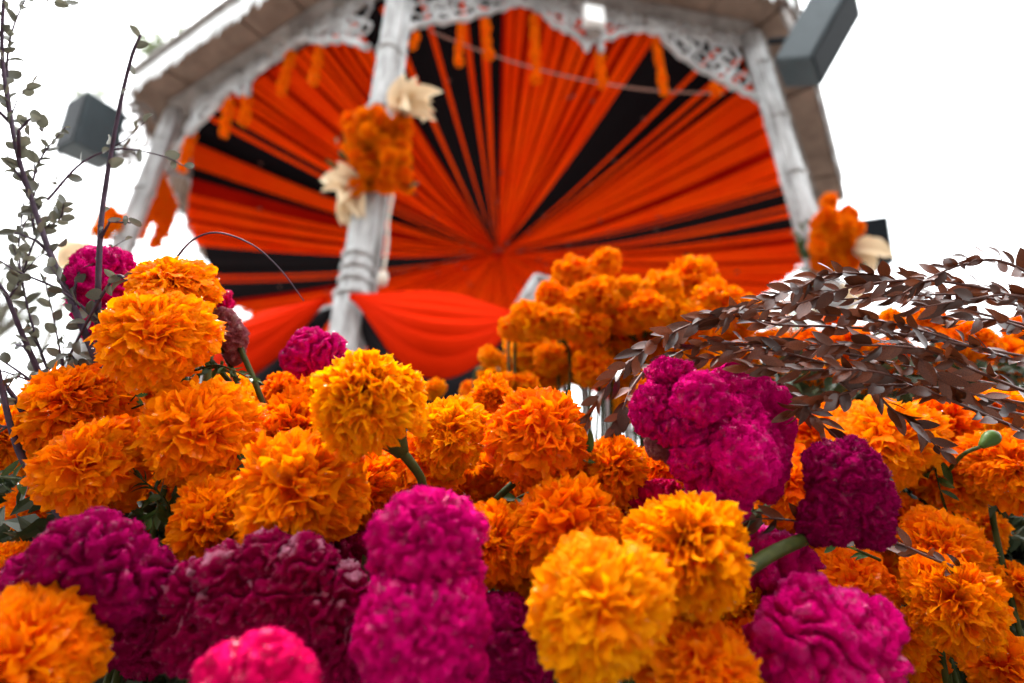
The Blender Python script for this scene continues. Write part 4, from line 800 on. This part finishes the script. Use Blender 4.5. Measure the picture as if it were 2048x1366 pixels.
# ------------------------------------------------------------------ bouquets tied to the posts
def husk_fan(parent, c, dirn, n, L, spread):
    hm = leaf_mesh('husk', 0.25, 'husk', 0.2, 0.5)
    for i in range(n):
        d = (dirn + Vector((random.uniform(-1, 1), random.uniform(-1, 1), random.uniform(-1, 1))) * spread).normalized()
        link('husk', hm, parent, c - parent.location, basis(d, CB + CU * .3), L * random.uniform(.75, 1.1))
def bouquet(label, pts, dep, dia, husks, leaves):
    c = at(*pts[0], dep); t = thing('post_bouquet', c, label, 'bouquet', 'marigold bouquets tied to the posts')
    for px, py in pts:
        p = at(px, py, dep + random.uniform(-.10, .06)); R = dia * random.uniform(1.05, 1.4) / 2 * dep / F
        o = link('bloom', MID[random.randrange(3)], t, p - t.location, qz(cdir(random.uniform(-.8, .8), random.uniform(-.2, .9), 1)), R)
    for px, py, dx, dy, n in husks: husk_fan(t, at(px, py, dep + .02), cdir(dx, dy, .35), n, 0.21 * dep / 2.95, .75)
    for px, py, n in leaves:
        for i in range(n):
            p = at(px + random.uniform(-14, 14), py + random.uniform(-40, 40), dep + random.uniform(-.05, .05)); d = Vector((random.uniform(-1, 1), random.uniform(-1, 1), random.uniform(-1, 1))).normalized()
            link('leaf', random.choice(GL), t, p - t.location, basis(d, CB), random.uniform(.06, .11))
    return t
p1 = [(700 + 34 * i + random.uniform(-6, 6) + (8 if j % 2 else 0), 240 + 26 * j + random.uniform(-5, 5)) for j in range(6) for i in range(4)] + [(715 + 32 * i, 255 + 30 * j) for j in range(4) for i in range(3)] + [(722, 236), (755, 228), (770, 372)]
bouquet('marigold bouquet with corn husk bows tied to the centre post', p1, 3.14, 36, ((800, 232, 1, .15, 9), (815, 225, .9, .6, 5), (715, 385, -1, .05, 7), (712, 392, -.2, -1, 6)), ((688, 300, 8), (812, 340, 8), (690, 360, 6)))
p2 = [(1640 + 28 * i + random.uniform(-6, 6), 452 + 24 * j + random.uniform(-5, 5)) for j in range(4) for i in range(3)] + [(1658, 404), (1655, 432), (1697, 428), (1710, 455), (1650, 468)]
bouquet('marigold bouquet with husk bow tied to the right-hand post, sky behind', p2, 3.55, 34, ((1700, 500, 1, -.05, 7), (1670, 575, .1, -1, 6)), ((1612, 480, 16), (1618, 520, 12)))
bouquet('faint marigold bouquet on the far left post behind the twigs', [(205, 440), (225, 452), (212, 470), (232, 436), (198, 462), (220, 425)], 4.75, 26, ((185, 490, -.3, -1, 6),), ((238, 470, 8),))

# ------------------------------------------------------------------ garlands
def garland(label, top, bot, k, rpx=10, out=-0.03, n=None):
    a, b_ = on_side(*top, k, out), on_side(*bot, k, out); n = n or max(4, int((a - b_).length / 0.045)); t = thing('garland', a, label, 'garland', 'marigold garlands hanging from the valance')
    m = MB(); m.tube([a + Vector((0, 0, .05)), a.lerp(b_, .5) + Vector((.01, 0, 0)), b_], .004, 5); m.build('string', M['rope'], t)
    R = rpx * (a - CAM).length * .87 / F
    for i in range(n):
        p = a.lerp(b_, (i + .5) / n) + Vector((random.uniform(-1, 1), random.uniform(-1, 1), 0)) * .008
        link('bloom', GAR[i % 2], t, p - t.location, qz(Vector((random.uniform(-.8, .8), random.uniform(-.8, .8), -1)).normalized()), R * random.uniform(.8, 1.15) * (1.25 if i == n - 1 else 1))
GA = [((922, 40), (918, 128), 0, 'marigold garland hanging first to the right of the centre post'), ((971, 38), (978, 112), 0, 'marigold garland hanging second to the right of the centre post'), ((1068, 30), (1073, 162), 0, 'longest marigold garland, hanging before the wide orange cloth'),
      ((1197, 100), (1206, 172), 0, 'marigold garland hanging straight below the white floodlight'), ((1310, 72), (1328, 185), 0, 'slanting marigold garland right of the floodlight'), ((1428, 165), (1432, 185), 0, 'short stub of garland near the right-hand post'),
      ((582, 105), (562, 188), 7, 'marigold garland hanging left of the centre post, third from it'), ((640, 90), (626, 165), 7, 'marigold garland hanging left of the centre post, second from it'), ((460, 200), (448, 270), 7, 'marigold garland in front of the black cloth at left'),
      ((497, 190), (487, 246), 7, 'marigold garland just right of the one before the black cloth at left'), ((386, 262), (364, 340), 7, 'marigold garland nearest the left-hand post'), ((835, 68), (822, 92), 0, 'stub of garland right beside the centre post')]
for tp, bp, k, lab in GA: garland(lab, tp, bp, k)
for i in range(8):                                  # strands on the left flank seen against the light
    tt = 0.975 - 0.032 * i; a = side_pt(6, tt, 3.85); b_ = side_pt(6, tt, 3.85 - random.uniform(.35, .8)); t = thing('garland_strand', a, 'thin orange strand on the left flank of the bandstand, %s from the front' % ORD[i], 'garland', 'garland strands on the left flank')
    m = MB(); m.tube([a + Vector((0, 0, .5)), b_], .004, 5); m.build('string', M['rope'], t)
    n = int((a - b_).length / .06)
    for j in range(n): link('bloom', GAR[j % 2], t, a.lerp(b_, (j + .5) / n) - t.location, None, .048 * random.uniform(.8, 1.2))
for i in range(6):
    tt = 0.30 + 0.11 * i; a = side_pt(2, tt, 3.75); b_ = side_pt(2, tt, 3.75 - random.uniform(.5, 1.0)); t = thing('garland_strand', a, 'thin orange strand at the back right of the bandstand, %s along' % ORD[i], 'garland', 'garland strands at the back right')
    m = MB(); m.tube([a + Vector((0, 0, .3)), b_], .004, 5); m.build('string', M['rope'], t)
    n = int((a - b_).length / .05)
    for j in range(n): link('bloom', GAR[j % 2], t, a.lerp(b_, (j + .5) / n) - t.location, None, .036 * random.uniform(.8, 1.2))

# ------------------------------------------------------------------ loudspeakers, floodlight, rope, cables
def box8(name, V, mat, parent, bevel=.012):
    m = MB(); m.add(V, [(0, 1, 2, 3), (7, 6, 5, 4), (0, 4, 5, 1), (1, 5, 6, 2), (2, 6, 7, 3), (3, 7, 4, 0)]); return m.build(name, mat, parent, bevel=bevel)
def loudspeaker(label, c, ax_long, ax_side, L, W, Dp, taper=.75, front=None):
    y = ax_long.normalized(); x = (ax_side - y * ax_side.dot(y)).normalized(); z = x.cross(y); z = z if front is None or z.dot(front) > 0 else -z; t = thing('loudspeaker', c, label, 'loudspeaker', 'loudspeakers on the bandstand')
    fr = [c + x * sx * W / 2 + y * sy * L / 2 + z * Dp / 2 for sx, sy in ((-1, -1), (1, -1), (1, 1), (-1, 1))]; bk = [c + x * sx * W / 2 * taper + y * sy * L / 2 - z * Dp / 2 for sx, sy in ((-1, -1), (1, -1), (1, 1), (-1, 1))]
    box8('cabinet', fr + bk, M['speaker'], t, .02)
    g_ = [c + x * sx * W * .46 + y * sy * L * .47 + z * (Dp / 2 + dz) for dz in (.012, .002) for sx, sy in ((-1, -1), (1, -1), (1, 1), (-1, 1))]; box8('grille', g_, M['grille'], t, .004)
    m = MB(); m.tube([c - z * Dp / 2, c - z * (Dp / 2 + .25)], .025, 6); m.build('bracket', M['grille'], t)
    return t
_a, _b, _c = Vector((.494, -.351, .795)), Vector((-.604, .519, .605)), Vector((.625, .78, -.044)); _k = at(1620, 115, 3.9)
t = loudspeaker('large dark loudspeaker jutting from the eave at the upper right', _k + _a * .33 + _b * .14 + _c * .155, _a, _c, .66, .31, .28, 1.0, -_b)
m = MB(); m.tube([_k + _a * .3 + _b * .28 + _c * .15, octa(1, 1.08, Z_EAVE + .06)], .03, 6); m.build('arm', M['beam'], t)
loudspeaker('grey loudspeaker behind twigs left of the bandstand', at(186, 265, 4.9), cdir(.06, 1, -.25), cdir(.9, .05, .5), .52, .38, .34)
loudspeaker('small grey loudspeaker behind the right-hand post bouquet', at(1738, 492, 5.6), cdir(.0, 1, -.2), cdir(.9, 0, .4), .50, .34, .30)
fl = on_side(1187, 34, 0, .12); t = thing('floodlight', fl, 'white floodlight clipped to the lace ironwork above the ceiling bands', 'floodlight')
m = MB(); m.box(fl, (.082, .035, .105), Matrix.Rotation(math.radians(11), 3, 'Z')); m.build('housing', M['white'], t, bevel=.008)
m = MB(); m.box(fl + Vector((0, .05, -.12)), (.05, .03, .02)); m.build('mount', M['beam'], t)
t = thing('pull_rope', on_side(785, 395, 0, .22), 'pale rope with a wooden bead hanging beside the centre post', 'rope')
m = MB(); m.tube(smooth_path([on_side(x, y, 0, .18) for x, y in ((786, 390), (777, 440), (775, 490), (767, 545))], 5), .008, 6); m.build('cord', M['rope'], t, smooth=True)
bd = on_side(766, 556, 0, .18); m = MB(); m.lathe((bd.x, bd.y, bd.z), [(.006, -.05), (.02, -.042), (.028, -.01), (.022, .03), (.008, .04)], 10); m.build('bead', M['rope'], t, smooth=True)
m = MB(); m.tube(smooth_path([on_side(x, y, 0, -.25) for x, y in ((862, 62), (935, 92), (1040, 128), (1170, 160), (1300, 180), (1445, 188))], 6), .009, 6)
tag(m.build('cable', M['cable'], None, True, base=on_side(862, 62, 0, -.25)), 'sagging pinkish cable strung across the front under the valance', 'cable')
wr = [at(1750, 412, 18), at(1900, 392, 18), at(2080, 368, 18)]; m = MB(); m.tube(wr, .008, 5); tag(m.build('overhead_wire', M['cable'], None, True, base=wr[0]), 'faint overhead wire crossing the white sky at right', 'wire')
# scroll bracket outside the left-hand post
t = thing('iron_bracket', octa(7, 1.0, 4.2), 'dark wrought iron scroll bracket outside the left-hand post', 'bracket')
c7 = octa(7, 1.0, 4.1); rad_ = (octa(7) - Vector((OX, OY, CZ))).normalized()
for r_, dz, sg in ((.16, .18, 1), (.13, -.12, -1), (.10, -.38, 1)):
    m = MB(); m.tube(spiral(c7 + rad_ * (.12 + r_) + Vector((0, 0, dz)), rad_ * -1, Vector((0, 0, 1)), r_, 1.5, sg), .022, 6); m.build('scroll', M['beam'], t, smooth=True)

# ------------------------------------------------------------------ trees beyond the bandstand
def tree(label, px, py, depth, h_crown, w_crown, n, seed, leaf=.11):
    rg = np.random.default_rng(seed); c = at(px, py, depth); base = Vector((c.x, c.y, 0)); t = thing('tree', base, label, 'tree', 'trees beyond the bandstand')
    m = MB(); m.tube(smooth_path([base, base + Vector((.15, 0, c.z * .45)), Vector((c.x, c.y, c.z - h_crown * .1))], 5), [(.02 + .022 * w_crown) * (1 - .06 * i) for i in range(11)], 8)
    cl = []
    for i in range(16):
        d = Vector(rg.normal(0, 1, 3)); d.normalize(); q = c + Vector((d.x * w_crown * .42, d.y * w_crown * .42, d.z * h_crown * .42)) * rg.uniform(.45, 1.05); cl.append(q)
        m.tube([Vector((c.x, c.y, c.z - h_crown * .35)), (c + q) / 2 + Vector((0, 0, -.2)), q], [.012 * w_crown, .008 * w_crown, .012], 5)
    m.build('trunk', M['bark'], t, smooth=True); V = []; Fq = []
    for i in range(n):
        q = cl[rg.integers(len(cl))]; p = q + Vector(rg.normal(0, 1, 3)) * w_crown * .11; d = Vector(rg.normal(0, 1, 3)).normalized(); s = d.orthogonal().normalized(); s = Quaternion(d, rg.uniform(0, 6.28)) @ s; L = leaf * rg.uniform(.6, 1.3); b0 = len(V)
        V += [p, p + d * L * .5 + s * L * .28, p + d * L, p + d * L * .5 - s * L * .28]; Fq.append((b0, b0 + 1, b0 + 2, b0 + 3))
    o = link('crown', mesh_np('crown', np.array(V) - np.array(base), np.array(Fq), M['treeleaf'], False), t); o['kind'] = 'stuff'
tree('hazy tree behind the twigs at the left edge', 40, 560, 15, 5.5, 4.6, 2400, 3)
tree('tree rising behind the left corner of the bandstand roof', 330, 95, 17, 2.2, 2.4, 1500, 5, .14)
tree('tree low beyond the left side, seen under the orange ceiling', 480, 760, 16, 4.0, 5.0, 4200, 7)
tree('tree low beyond the right side, behind the bronze sprays', 1590, 640, 17, 3.2, 4.2, 3000, 9)
tree('tree behind the grey loudspeaker at left', 175, 190, 19, 1.6, 2.4, 420, 11, .16)
